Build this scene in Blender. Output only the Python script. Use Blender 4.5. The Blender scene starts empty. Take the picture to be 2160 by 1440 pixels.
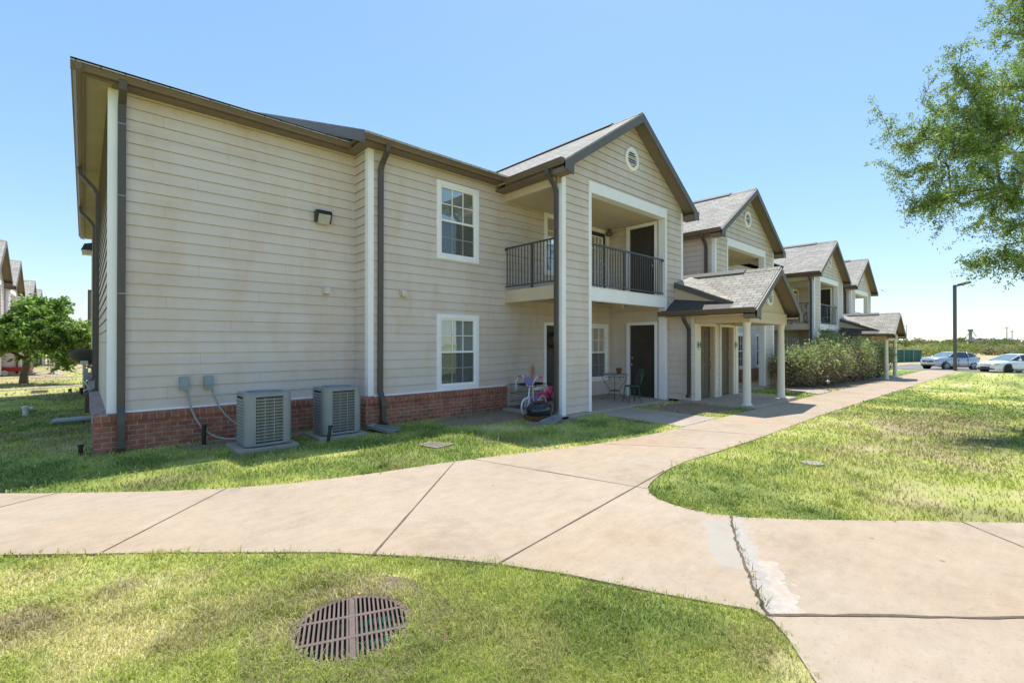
import bpy, math, random
import numpy as np
from mathutils import Vector, Matrix
random.seed(7); RNG = np.random.default_rng(7)
S = bpy.context.scene; COL = S.collection
rad = math.radians
# ------------------------------------------------------------------ camera, sky, sun, exposure
YAW, PITCH = 47.445, 0.283
cd = bpy.data.cameras.new('camera'); cam = bpy.data.objects.new('camera', cd); COL.objects.link(cam)
cd.sensor_width = 36; cd.lens = 983.7/2160*36; cd.clip_end = 3000; cd.clip_start = .05; cd.shift_y = -1.75/2160
cam.location = (0, 0, 1.65); cam.rotation_euler = (rad(90+PITCH), 0, rad(YAW-90))
S.camera = cam
SUN = Vector((.40, .24, 1.0)).normalized()
elev = math.asin(SUN.z); az = math.atan2(SUN.x, SUN.y)
w = bpy.data.worlds.new("World"); S.world = w; w.use_nodes = True
nt = w.node_tree; bg = nt.nodes['Background']; sk = nt.nodes.new('ShaderNodeTexSky')
sk.sky_type = 'NISHITA'; sk.sun_disc = False; sk.sun_elevation = elev; sk.sun_rotation = az
sk.air_density = 1.0; sk.dust_density = .25; sk.ozone_density = 1.0; sk.altitude = 0
gm = nt.nodes.new('ShaderNodeGamma'); gm.inputs[1].default_value = .50; hs = nt.nodes.new('ShaderNodeHueSaturation'); hs.inputs['Saturation'].default_value = 1.5; hs.inputs['Value'].default_value = 1.08
nt.links.new(sk.outputs[0], gm.inputs[0]); nt.links.new(gm.outputs[0], hs.inputs['Color']); mt = nt.nodes.new('ShaderNodeMixRGB'); mt.blend_type = 'MULTIPLY'; mt.inputs[0].default_value = 1; mt.inputs[2].default_value = (.86, .97, 1.06, 1); nt.links.new(hs.outputs[0], mt.inputs[1]); nt.links.new(mt.outputs[0], bg.inputs[0]); bg.inputs[1].default_value = .13
sd = bpy.data.lights.new('sun', 'SUN'); sd.energy = 1.85; sd.angle = rad(.5); sd.color = (1, .955, .88)
so = bpy.data.objects.new('sun', sd); COL.objects.link(so); so.rotation_euler = (-SUN).to_track_quat('-Z', 'Y').to_euler()
S.view_settings.view_transform = 'Standard'; S.view_settings.look = 'None'; S.view_settings.exposure = 1.66
S.render.resolution_x = 1024; S.render.resolution_y = 682
S.cycles.max_bounces = 8; S.cycles.diffuse_bounces = 5; S.cycles.transparent_max_bounces = 12

# ------------------------------------------------------------------ helpers
def G(X, Y):
    X = np.asarray(X, float); Y = np.asarray(Y, float)
    return -.0148*np.clip(np.minimum(X, 92)-12, 0, None) - .009*np.clip(np.minimum(Y, 60)-12, 0, None)
def g(x, y): return float(G(x, y))
WL = {}
def wl(o): return WL.get(o.name, Vector((0, 0, 0))) if o else Vector((0, 0, 0))
I4 = Matrix.Identity(4)
def TR(x, y, z): return Matrix.Translation((x, y, z))
SPLIT = {'gutter', 'ceiling', 'side_beam', 'corner_trim', 'porch_beam', 'downspout_strap', 'eave_soffit', 'soffit', 'hidden_core', 'rowlock_course', 'brick_base', 'rake_board', 'opening_trim', 'brick_ledge', 'grille', 'fabric', 'main_roof', 'knob', 'grate_'}
class MB:
    def __init__(s): s.v = []; s.f = []; s.sm = False
    def add(s, vs, fs):
        b = len(s.v); s.v += [tuple(q) for q in vs]; s.f += [tuple(b+i for i in f) for f in fs]; return s
    def box(s, x0, x1, y0, y1, z0, z1):
        x0, x1 = min(x0, x1), max(x0, x1); y0, y1 = min(y0, y1), max(y0, y1); z0, z1 = min(z0, z1), max(z0, z1)
        return s.add([(x0,y0,z0),(x1,y0,z0),(x1,y1,z0),(x0,y1,z0),(x0,y0,z1),(x1,y0,z1),(x1,y1,z1),(x0,y1,z1)],
                     [(0,3,2,1),(4,5,6,7),(0,1,5,4),(1,2,6,5),(2,3,7,6),(3,0,4,7)])
    def rbox(s, x0, x1, y0, y1, z0, z1, r=.02, n=3):
        # box with rounded vertical edges
        pts = []
        for cx, cy, a0 in ((x1-r, y1-r, 0), (x0+r, y1-r, 90), (x0+r, y0+r, 180), (x1-r, y0+r, 270)):
            for k in range(n+1):
                a = rad(a0+90*k/n); pts.append((cx+r*math.cos(a), cy+r*math.sin(a)))
        return s.prism([(p[0], p[1], z0) for p in pts], (0, 0, z1-z0))
    def prism(s, poly, vec):
        n = len(poly); vec = Vector(vec); P = [Vector(p) for p in poly]
        nrm = Vector((0, 0, 0))
        for i in range(n): nrm += P[i].cross(P[(i+1) % n])
        if nrm.dot(vec) > 0: P.reverse()
        vs = P+[p+vec for p in P]
        return s.add(vs, [tuple(range(n)), tuple(range(2*n-1, n-1, -1))]+[(i, i+n, (i+1) % n+n, (i+1) % n) for i in range(n)])
    def face(s, *p): return s.add(p, [tuple(range(len(p)))])
    def tube(s, pts, r, n=8, cap=True):
        P = [Vector(p) for p in pts]; R = r if isinstance(r, (list, tuple)) else [r]*len(P); vs = []; up = None
        for i, p in enumerate(P):
            t = ((P[i+1]-p) if i < len(P)-1 else Vector((0,0,0)))
            if t.length: t.normalize()
            if i: t += (p-P[i-1]).normalized()
            t.normalize()
            if up is None: up = Vector((0,0,1)) if abs(t.z) < .9 else Vector((1,0,0))
            a = t.cross(up).normalized(); b = a.cross(t).normalized(); up = b
            vs += [p+(a*math.cos(2*math.pi*k/n)+b*math.sin(2*math.pi*k/n))*R[i] for k in range(n)]
        fs = [(i*n+k, i*n+(k+1) % n, (i+1)*n+(k+1) % n, (i+1)*n+k) for i in range(len(P)-1) for k in range(n)]
        if cap: fs += [tuple(range(n-1, -1, -1)), tuple(range((len(P)-1)*n, len(P)*n))]
        return s.add(vs, fs)
    def rtube(s, pts, lat, w, d):
        # rectangular duct along pts; lat = lateral direction, w lateral width, d depth
        P = [Vector(p) for p in pts]; lat = Vector(lat).normalized(); vs = []
        for i, p in enumerate(P):
            t = Vector((0,0,0))
            if i < len(P)-1: t += (P[i+1]-p).normalized()
            if i: t += (p-P[i-1]).normalized()
            t.normalize(); o = t.cross(lat).normalized()
            vs += [p+lat*a*w/2+o*b*d/2 for a, b in ((-1,-1),(1,-1),(1,1),(-1,1))]
        fs = [(i*4+k, i*4+(k+1) % 4, (i+1)*4+(k+1) % 4, (i+1)*4+k) for i in range(len(P)-1) for k in range(4)]
        fs += [(3,2,1,0), tuple(len(vs)-4+k for k in range(4))]
        return s.add(vs, fs)
    def lathe(s, prof, c, n=20, axis=(0,0,1)):
        ax = Vector(axis).normalized(); u = ax.orthogonal().normalized(); v = ax.cross(u); c = Vector(c); vs = []
        for r, h in prof: vs += [c+ax*h+(u*math.cos(2*math.pi*k/n)+v*math.sin(2*math.pi*k/n))*r for k in range(n)]
        m = len(prof)
        return s.add(vs, [(i*n+k, i*n+(k+1) % n, (i+1)*n+(k+1) % n, (i+1)*n+k) for i in range(m-1) for k in range(n)])
    def ball(s, c, rx, ry, rz, n=12, m=8, jit=0):
        vs = []; c = Vector(c)
        for i in range(m+1):
            for k in range(n):
                a = math.pi*i/m; b = 2*math.pi*k/n; q = 1+random.uniform(-jit, jit)
                vs.append(c+Vector((rx*math.sin(a)*math.cos(b)*q, ry*math.sin(a)*math.sin(b)*q, rz*math.cos(a)*q)))
        return s.add(vs, [(i*n+k, (i+1)*n+k, (i+1)*n+(k+1) % n, i*n+(k+1) % n) for i in range(m) for k in range(n)])
    def pieces(s, tol=.004):
        par = list(range(len(s.v)))
        def fd(a):
            while par[a] != a: par[a] = par[par[a]]; a = par[a]
            return a
        for f in s.f:
            for i in f[1:]: par[fd(i)] = fd(f[0])
        comp = {}
        for f in s.f: comp.setdefault(fd(f[0]), []).append(f)
        L = []
        for fs in comp.values():
            V = np.array([s.v[i] for f in fs for i in f]); L.append([V.min(0)-tol, V.max(0)+tol, fs])
        ch = True
        while ch:
            ch = False
            for i in range(len(L)):
                for j in range(i+1, len(L)):
                    if (L[i][0] <= L[j][1]).all() and (L[j][0] <= L[i][1]).all():
                        L[i] = [np.minimum(L[i][0], L[j][0]), np.maximum(L[i][1], L[j][1]), L[i][2]+L[j][2]]; del L[j]; ch = True; break
                if ch: break
        out = []
        for _, _, fs in L:
            m = MB(); mp = {}
            for f in fs:
                for i in f:
                    if i not in mp: mp[i] = len(m.v); m.v.append(s.v[i])
                m.f.append(tuple(mp[i] for i in f))
            out.append(m)
        return out
    def build(s, name, mat, parent=None, T=None, smooth=False, bevel=0, fixn=False):
        if not s.v: return None
        if parent is not None and name in SPLIT:
            ps = s.pieces()
            if len(ps) > 1:
                os_ = [p.build(name, mat, parent, T, smooth, bevel, fixn) for p in ps]; return os_[0]
        A = np.array(s.v, dtype=float); flip = False
        if T is not None:
            M = np.array(T); A = A@M[:3, :3].T+M[:3, 3]; flip = T.determinant() < 0
        loc = wl(parent); A = A-np.array(loc)
        me = bpy.data.meshes.new(name)
        fs = [f[::-1] for f in s.f] if flip else s.f
        me.from_pydata([tuple(a) for a in A], [], fs); me.validate()
        if fixn:
            import bmesh
            bm = bmesh.new(); bm.from_mesh(me); bmesh.ops.recalc_face_normals(bm, faces=bm.faces); bm.to_mesh(me); bm.free()
        autouv(me, loc)
        if smooth: me.polygons.foreach_set('use_smooth', [True]*len(me.polygons))
        me.materials.append(mat)
        o = bpy.data.objects.new(name, me); COL.objects.link(o)
        if parent: o.parent = parent; WL[o.name] = loc
        if bevel:
            b = o.modifiers.new('bevel', 'BEVEL'); b.width = bevel; b.segments = 2; b.limit_method = 'ANGLE'
        return o
def autouv(me, off):
    nl = len(me.loops)
    if not nl: return
    co = np.empty(len(me.vertices)*3); me.vertices.foreach_get('co', co); co = co.reshape(-1, 3)+np.array(off)
    vi = np.empty(nl, int); me.loops.foreach_get('vertex_index', vi)
    n = np.empty(len(me.polygons)*3); me.polygons.foreach_get('normal', n); n = n.reshape(-1, 3)
    lt = np.empty(len(me.polygons), int); me.polygons.foreach_get('loop_total', lt)
    N = np.repeat(n, lt, axis=0); h = np.hypot(N[:, 0], N[:, 1]); flat = h < .1
    U = np.stack([-N[:, 1], N[:, 0], np.zeros(len(N))], 1)/np.maximum(h, 1e-6)[:, None]
    U[flat] = (1, 0, 0); V = np.cross(N, U); V[flat] = (0, 1, 0)
    p = co[vi]; uv = np.stack([(p*U).sum(1), (p*V).sum(1)], 1)
    l = me.uv_layers.new(name='UVMap'); l.data.foreach_set('uv', uv.ravel())
def tag(o, label=None, cat=None, group=None, kind=None):
    if label: o['label'] = label
    if cat: o['category'] = cat
    if group: o['group'] = group
    if kind: o['kind'] = kind
    return o
def thing(name, label, cat, loc=(0,0,0), group=None):
    o = bpy.data.objects.new(name, None); COL.objects.link(o); o.location = loc; o.empty_display_size = .2
    WL[o.name] = Vector(loc); return tag(o, label, cat, group)
def copy_tree(o, parent=None):
    c = o.copy(); COL.objects.link(c)
    if parent: c.parent = parent
    for ch in list(o.children): copy_tree(ch, c)
    return c
def raw_mesh(name, V, F, mat, parent=None, col=None, nverts=4):
    # V (n,3), F (m,nverts) numpy; col per-vertex rgb
    V = V-np.array(wl(parent)); me = bpy.data.meshes.new(name)
    me.vertices.add(len(V)); me.vertices.foreach_set('co', V.astype('f').ravel())
    me.loops.add(F.size); me.loops.foreach_set('vertex_index', F.astype('i').ravel())
    me.polygons.add(len(F)); me.polygons.foreach_set('loop_start', (np.arange(len(F))*nverts).astype('i'))
    me.update(calc_edges=True)
    if col is not None:
        a = me.color_attributes.new('Col', 'FLOAT_COLOR', 'POINT')
        a.data.foreach_set('color', np.concatenate([col, np.ones((len(col), 1))], 1).astype('f').ravel())
    me.materials.append(mat); o = bpy.data.objects.new(name, me); COL.objects.link(o)
    if parent: o.parent = parent; WL[o.name] = wl(parent)
    return o

# ------------------------------------------------------------------ materials
class NT:
    def __init__(s, name):
        s.m = bpy.data.materials.new(name); s.m.use_nodes = True; s.t = s.m.node_tree; s.b = s.t.nodes['Principled BSDF']; s.out = s.t.nodes['Material Output']
    def n(s, typ, **k):
        q = s.t.nodes.new('ShaderNode'+typ)
        for a, b in k.items():
            if a.startswith('i_'): q.inputs[a[2:].replace('_', ' ')].default_value = b
            else: setattr(q, a, b)
        return q
    def l(s, a, b): s.t.links.new(a, b)
    def noise(s, scale, detail=4, vec=None, rough=.6, dist=0):
        q = s.n('TexNoise'); q.inputs['Scale'].default_value = scale; q.inputs['Detail'].default_value = detail; q.inputs['Roughness'].default_value = rough
        q.inputs['Distortion'].default_value = dist
        if vec is not None: s.l(vec, q.inputs['Vector'])
        return q.outputs['Fac']
    def ramp(s, fac, stops):
        q = s.n('ValToRGB'); e = q.color_ramp.elements
        while len(e) > 1: e.remove(e[-1])
        e[0].position, e[0].color = stops[0][0], (*stops[0][1], 1)
        for p, c in stops[1:]:
            x = e.new(p); x.color = (*c, 1)
        s.l(fac, q.inputs[0]); return q.outputs[0]
    def mix(s, fac, a, b, mode='MIX'):
        q = s.n('MixRGB', blend_type=mode)
        for i, x in enumerate((fac, a, b)):
            if isinstance(x, (int, float)): q.inputs[i].default_value = x
            elif isinstance(x, tuple): q.inputs[i].default_value = (*x, 1)
            else: s.l(x, q.inputs[i])
        return q.outputs[0]
    def bump(s, h, strength=.3, dist=.01):
        q = s.n('Bump'); q.inputs['Strength'].default_value = strength; q.inputs['Distance'].default_value = dist
        s.l(h, q.inputs['Height']); s.l(q.outputs[0], s.b.inputs['Normal'])
    def geo(s): return s.n('NewGeometry').outputs['Position']
    def uv(s): return s.n('UVMap').outputs[0]
    def scalevec(s, v, sc):
        q = s.n('Mapping'); q.inputs['Scale'].default_value = sc; s.l(v, q.inputs[0]); return q.outputs[0]
    def base(s, c): 
        if isinstance(c, tuple): s.b.inputs['Base Color'].default_value = (*c, 1)
        else: s.l(c, s.b.inputs['Base Color'])
def simple(name, c, rough=.6, metal=0, var=.12, scale=3, bumpd=0, spec=None, coat=0):
    t = NT(name); p = t.geo(); f = t.noise(scale, 5, p)
    t.base(t.ramp(f, [(.3, tuple(x*(1-var) for x in c)), (.7, tuple(min(1, x*(1+var)) for x in c))]))
    t.b.inputs['Roughness'].default_value = rough; t.b.inputs['Metallic'].default_value = metal
    if coat: t.b.inputs['Coat Weight'].default_value = coat
    if spec is not None: t.b.inputs['Specular IOR Level'].default_value = spec
    if bumpd: t.bump(t.noise(60, 4, p), .4, bumpd)
    return t.m
def siding_mat(name, c):
    t = NT(name); uv = t.uv()
    br = t.n('TexBrick', offset=.37, squash=1); br.inputs['Scale'].default_value = 1; br.inputs['Brick Width'].default_value = 3.6; br.inputs['Row Height'].default_value = .18
    br.inputs['Mortar Size'].default_value = .0; br.inputs['Color1'].default_value = (*[x*.965 for x in c], 1); br.inputs['Color2'].default_value = (*[x*1.03 for x in c], 1)
    t.l(uv, br.inputs['Vector'])
    st = t.noise(1.6, 6, t.scalevec(t.geo(), (1, 1, .35)), .65)
    stain = t.ramp(st, [(.45, (1, 1, 1)), (.60, (.95, .90, .84)), (.75, (.86, .78, .69))])
    cc = t.mix(1, br.outputs[0], stain, 'MULTIPLY')
    sp = t.ramp(t.noise(34, 3, t.geo()), [(.66, (1, 1, 1)), (.74, (.82, .78, .72))])
    pat = t.ramp(t.noise(.9, 3, t.geo()), [(.5, (0, 0, 0)), (.7, (1, 1, 1))])
    cc = t.mix(pat, cc, t.mix(1, cc, sp, 'MULTIPLY'))
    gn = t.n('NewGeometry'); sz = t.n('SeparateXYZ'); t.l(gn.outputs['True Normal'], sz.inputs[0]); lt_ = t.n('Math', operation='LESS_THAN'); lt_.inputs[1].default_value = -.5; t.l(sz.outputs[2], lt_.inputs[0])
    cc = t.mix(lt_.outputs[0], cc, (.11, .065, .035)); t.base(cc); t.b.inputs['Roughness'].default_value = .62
    t.bump(t.noise(1, 4, t.scalevec(t.geo(), (14, 14, 160))), .18, .003)
    return t.m
def brick_mat(name, cols, w, h, mortar=.011, mc=(.42, .36, .28)):
    t = NT(name); uv = t.uv()
    br = t.n('TexBrick', offset=.5); I = br.inputs
    I['Scale'].default_value = 1; I['Brick Width'].default_value = w; I['Row Height'].default_value = h; I['Mortar Size'].default_value = mortar/2; I['Mortar Smooth'].default_value = .15
    I['Color1'].default_value = (*cols[0], 1); I['Color2'].default_value = (*cols[1], 1); I['Mortar'].default_value = (*mc, 1); I['Bias'].default_value = -.1
    t.l(uv, I['Vector'])
    v = t.ramp(t.noise(7, 5, t.geo()), [(.35, (.72, .70, .68)), (.5, (1, 1, 1)), (.68, (1.18, 1.12, 1.05))])
    d = t.ramp(t.noise(2.2, 4, t.geo()), [(.45, (1, 1, 1)), (.75, (.85, .83, .8))])
    t.base(t.mix(1, t.mix(1, br.outputs[0], v, 'MULTIPLY'), d, 'MULTIPLY')); t.b.inputs['Roughness'].default_value = .9
    inv = t.n('Math', operation='SUBTRACT'); inv.inputs[0].default_value = 1; t.l(br.outputs['Fac'], inv.inputs[1])
    ad = t.n('Math', operation='ADD'); t.l(inv.outputs[0], ad.inputs[0]); ml = t.n('Math', operation='MULTIPLY'); ml.inputs[1].default_value = .25
    t.l(t.noise(90, 3, t.geo()), ml.inputs[0]); t.l(ml.outputs[0], ad.inputs[1]); t.bump(ad.outputs[0], .8, .008)
    return t.m
def shingle_mat():
    t = NT('shingle'); uv = t.uv()
    br = t.n('TexBrick', offset=.37, offset_frequency=2); I = br.inputs
    I['Scale'].default_value = 1; I['Brick Width'].default_value = .27; I['Row Height'].default_value = .14; I['Mortar Size'].default_value = .007; I['Mortar Smooth'].default_value = .3
    I['Color1'].default_value = (.37, .34, .285, 1); I['Color2'].default_value = (.52, .48, .41, 1); I['Mortar'].default_value = (.10, .09, .08, 1)
    t.l(uv, I['Vector'])
    n = t.ramp(t.noise(180, 2, t.geo()), [(.35, (.75, .75, .75)), (.65, (1.2, 1.2, 1.2))])
    n2 = t.ramp(t.noise(1.3, 4, t.geo()), [(.4, (.92, .92, .93)), (.7, (1.06, 1.05, 1.03))])
    t.base(t.mix(1, t.mix(1, br.outputs[0], n, 'MULTIPLY'), n2, 'MULTIPLY')); t.b.inputs['Roughness'].default_value = .95
    # saw-tooth per course so each course casts onto the next
    sx = t.n('SeparateXYZ'); t.l(uv, sx.inputs[0]); dv = t.n('Math', operation='DIVIDE'); dv.inputs[1].default_value = .14; t.l(sx.outputs[1], dv.inputs[0])
    fr = t.n('Math', operation='FRACT'); t.l(dv.outputs[0], fr.inputs[0]); sb = t.n('Math', operation='SUBTRACT'); t.l(fr.outputs[0], sb.inputs[1]); t.l(br.outputs['Fac'], sb.inputs[0])
    iv = t.n('Math', operation='MULTIPLY'); iv.inputs[1].default_value = 1; t.l(sb.outputs[0], iv.inputs[0])
    t.bump(iv.outputs[0], .6, .012)
    return t.m
def concrete_mat(name, c, patch=False):
    t = NT(name); p = t.geo()
    a = t.ramp(t.noise(.55, 5, p, .6), [(.3, tuple(x*.90 for x in c)), (.5, c), (.72, tuple(min(1, x*1.07) for x in c))])
    r = t.ramp(t.noise(.33, 4, p), [(.45, (1, 1, 1)), (.68, (1.03, .95, .88))])
    b = t.ramp(t.noise(5, 8, p, .7), [(.3, (.90, .89, .88)), (.55, (1, 1, 1)), (.75, (1.05, 1.05, 1.04))])
    s = t.ramp(t.noise(46, 4, p), [(.28, (.80, .79, .78)), (.42, (1, 1, 1))])
    brush = t.ramp(t.noise(1, 5, t.scalevec(p, (3, 11, 1)), .7), [(.35, (.95, .95, .94)), (.65, (1.04, 1.04, 1.04))])
    spots = t.n('TexVoronoi', feature='F1'); spots.inputs['Scale'].default_value = 2.4; t.l(p, spots.inputs['Vector'])
    dots = t.ramp(spots.outputs['Distance'], [(.03, (.55, .52, .5)), (.05, (1, 1, 1))])
    q = t.mix(1, t.mix(1, a, r, 'MULTIPLY'), b, 'MULTIPLY'); q = t.mix(1, q, s, 'MULTIPLY'); q = t.mix(1, q, brush, 'MULTIPLY'); q = t.mix(1, q, dots, 'MULTIPLY')
    if patch:
        # grey mortar repair around the wide crack (a stain with its own outline, fixed to the slab)
        sp = t.n('SeparateXYZ'); t.l(p, sp.inputs[0]); 
        def lin(ax, ay, c0, w=.05, rough=.16):
            m1 = t.n('Math', operation='MULTIPLY'); m1.inputs[1].default_value = ax; t.l(sp.outputs[0], m1.inputs[0])
            m2 = t.n('Math', operation='MULTIPLY_ADD'); m2.inputs[1].default_value = ay; t.l(sp.outputs[1], m2.inputs[0]); t.l(m1.outputs[0], m2.inputs[2])
            m3 = t.n('Math', operation='ADD'); m3.inputs[1].default_value = c0; t.l(m2.outputs[0], m3.inputs[0]); return m3.outputs[0]
        # crack runs (4.50,1.84) -> (3.09,1.03): direction (.867,.498), normal (-.498,.867)
        d = lin(-.498, .867, -(-.498*4.5+.867*1.84)); l_ = lin(.867, .498, -(.867*3.09+.498*1.03))
        nz = t.noise(6, 6, p, .7); nn = t.n('Math', operation='MULTIPLY_ADD'); nn.inputs[1].default_value = .46; nn.inputs[2].default_value = -.23; t.l(nz, nn.inputs[0])
        dd = t.n('Math', operation='ADD'); t.l(d, dd.inputs[0]); t.l(nn.outputs[0], dd.inputs[1])
        m = t.ramp(dd.outputs[0], [(0, (0, 0, 0))])
        def band(lo, hi, lo2, hi2):
            mr = []
            for src, a_, b_ in ((dd.outputs[0], lo, hi), (l_, lo2, hi2)):
                c1 = t.n('Math', operation='GREATER_THAN'); c1.inputs[1].default_value = a_; t.l(src, c1.inputs[0])
                c2 = t.n('Math', operation='LESS_THAN'); c2.inputs[1].default_value = b_; t.l(src, c2.inputs[0])
                k = t.n('Math', operation='MULTIPLY'); t.l(c1.outputs[0], k.inputs[0]); t.l(c2.outputs[0], k.inputs[1]); mr.append(k.outputs[0])
            k = t.n('Math', operation='MULTIPLY'); t.l(mr[0], k.inputs[0]); t.l(mr[1], k.inputs[1]); return k.outputs[0]
        f = t.ramp(t.noise(7, 7, p, .75), [(.3, (.25, .25, .25)), (.6, (.9, .9, .9))])
        g1 = t.mix(1, band(-.02, .27, .55, 1.50), f, 'MULTIPLY'); q = t.mix(g1, q, (.42, .385, .33))
        g2 = t.mix(1, band(-.08, .03, .0, 1.62), f, 'MULTIPLY'); q = t.mix(g2, q, (.44, .41, .37))
        g3 = t.mix(1, band(-.20, -.06, .0, .75), f, 'MULTIPLY'); q = t.mix(g3, q, (.55, .48, .41))
    fine = t.ramp(t.noise(260, 3, p), [(.32, (.84, .83, .82)), (.5, (1, 1, 1)), (.7, (1.07, 1.07, 1.07))]); q = t.mix(1, q, fine, 'MULTIPLY')
    dk = t.ramp(t.noise(1.1, 7, p, .75), [(.30, (.86, .84, .82)), (.46, (1, 1, 1))]); q = t.mix(1, q, dk, 'MULTIPLY')
    t.base(q); t.b.inputs['Roughness'].default_value = .9; t.bump(t.noise(90, 6, p, .8), .5, .006)
    return t.m
def vcol_mat(name, fine=60, lo=.7, hi=1.25, transl=0, rough=.8, bumpd=.0):
    t = NT(name); a = t.n('VertexColor', layer_name='Col')
    v = t.ramp(t.noise(fine, 4, t.geo(), .7), [(.3, (lo, lo, lo)), (.7, (hi, hi, hi))])
    c = t.mix(1, a.outputs[0], v, 'MULTIPLY'); t.base(c); t.b.inputs['Roughness'].default_value = rough; t.b.inputs['Specular IOR Level'].default_value = .25
    if bumpd: t.bump(t.noise(40, 5, t.geo(), .8), .6, bumpd)
    if transl:
        tr = t.n('BsdfTranslucent'); t.l(t.mix(1, c, (1.1, 1.25, .6), 'MULTIPLY'), tr.inputs[0]); mx = t.n('MixShader'); mx.inputs[0].default_value = transl
        t.l(t.b.outputs[0], mx.inputs[1]); t.l(tr.outputs[0], mx.inputs[2]); t.l(mx.outputs[0], t.out.inputs[0])
    return t.m
def glass_mat(name, tint=(.75, .8, .8), base=.12):
    t = NT(name); gl = t.n('BsdfGlossy'); gl.inputs['Roughness'].default_value = .015; tr = t.n('BsdfTransparent'); tr.inputs[0].default_value = (*tint, 1)
    lw = t.n('Fresnel'); lw.inputs[0].default_value = 1.5
    ma = t.n('Math', operation='MULTIPLY_ADD', use_clamp=True); ma.inputs[1].default_value = 1.6; ma.inputs[2].default_value = base; t.l(lw.outputs[0], ma.inputs[0])
    bp = t.n('Bump'); bp.inputs['Strength'].default_value = .04; bp.inputs['Distance'].default_value = .05; t.l(t.noise(1.6, 2, t.geo()), bp.inputs['Height']); t.l(bp.outputs[0], gl.inputs['Normal'])
    mx = t.n('MixShader'); t.l(ma.outputs[0], mx.inputs[0]); t.l(tr.outputs[0], mx.inputs[1]); t.l(gl.outputs[0], mx.inputs[2]); t.l(mx.outputs[0], t.out.inputs[0])
    return t.m
def mesh_mat():
    t = NT('insect_mesh'); tr = t.n('BsdfTransparent'); t.base((.05, .055, .055)); mx = t.n('MixShader'); mx.inputs[0].default_value = .42; t.l(tr.outputs[0], mx.inputs[1]); t.l(t.b.outputs[0], mx.inputs[2]); t.l(mx.outputs[0], t.out.inputs[0]); return t.m
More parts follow.
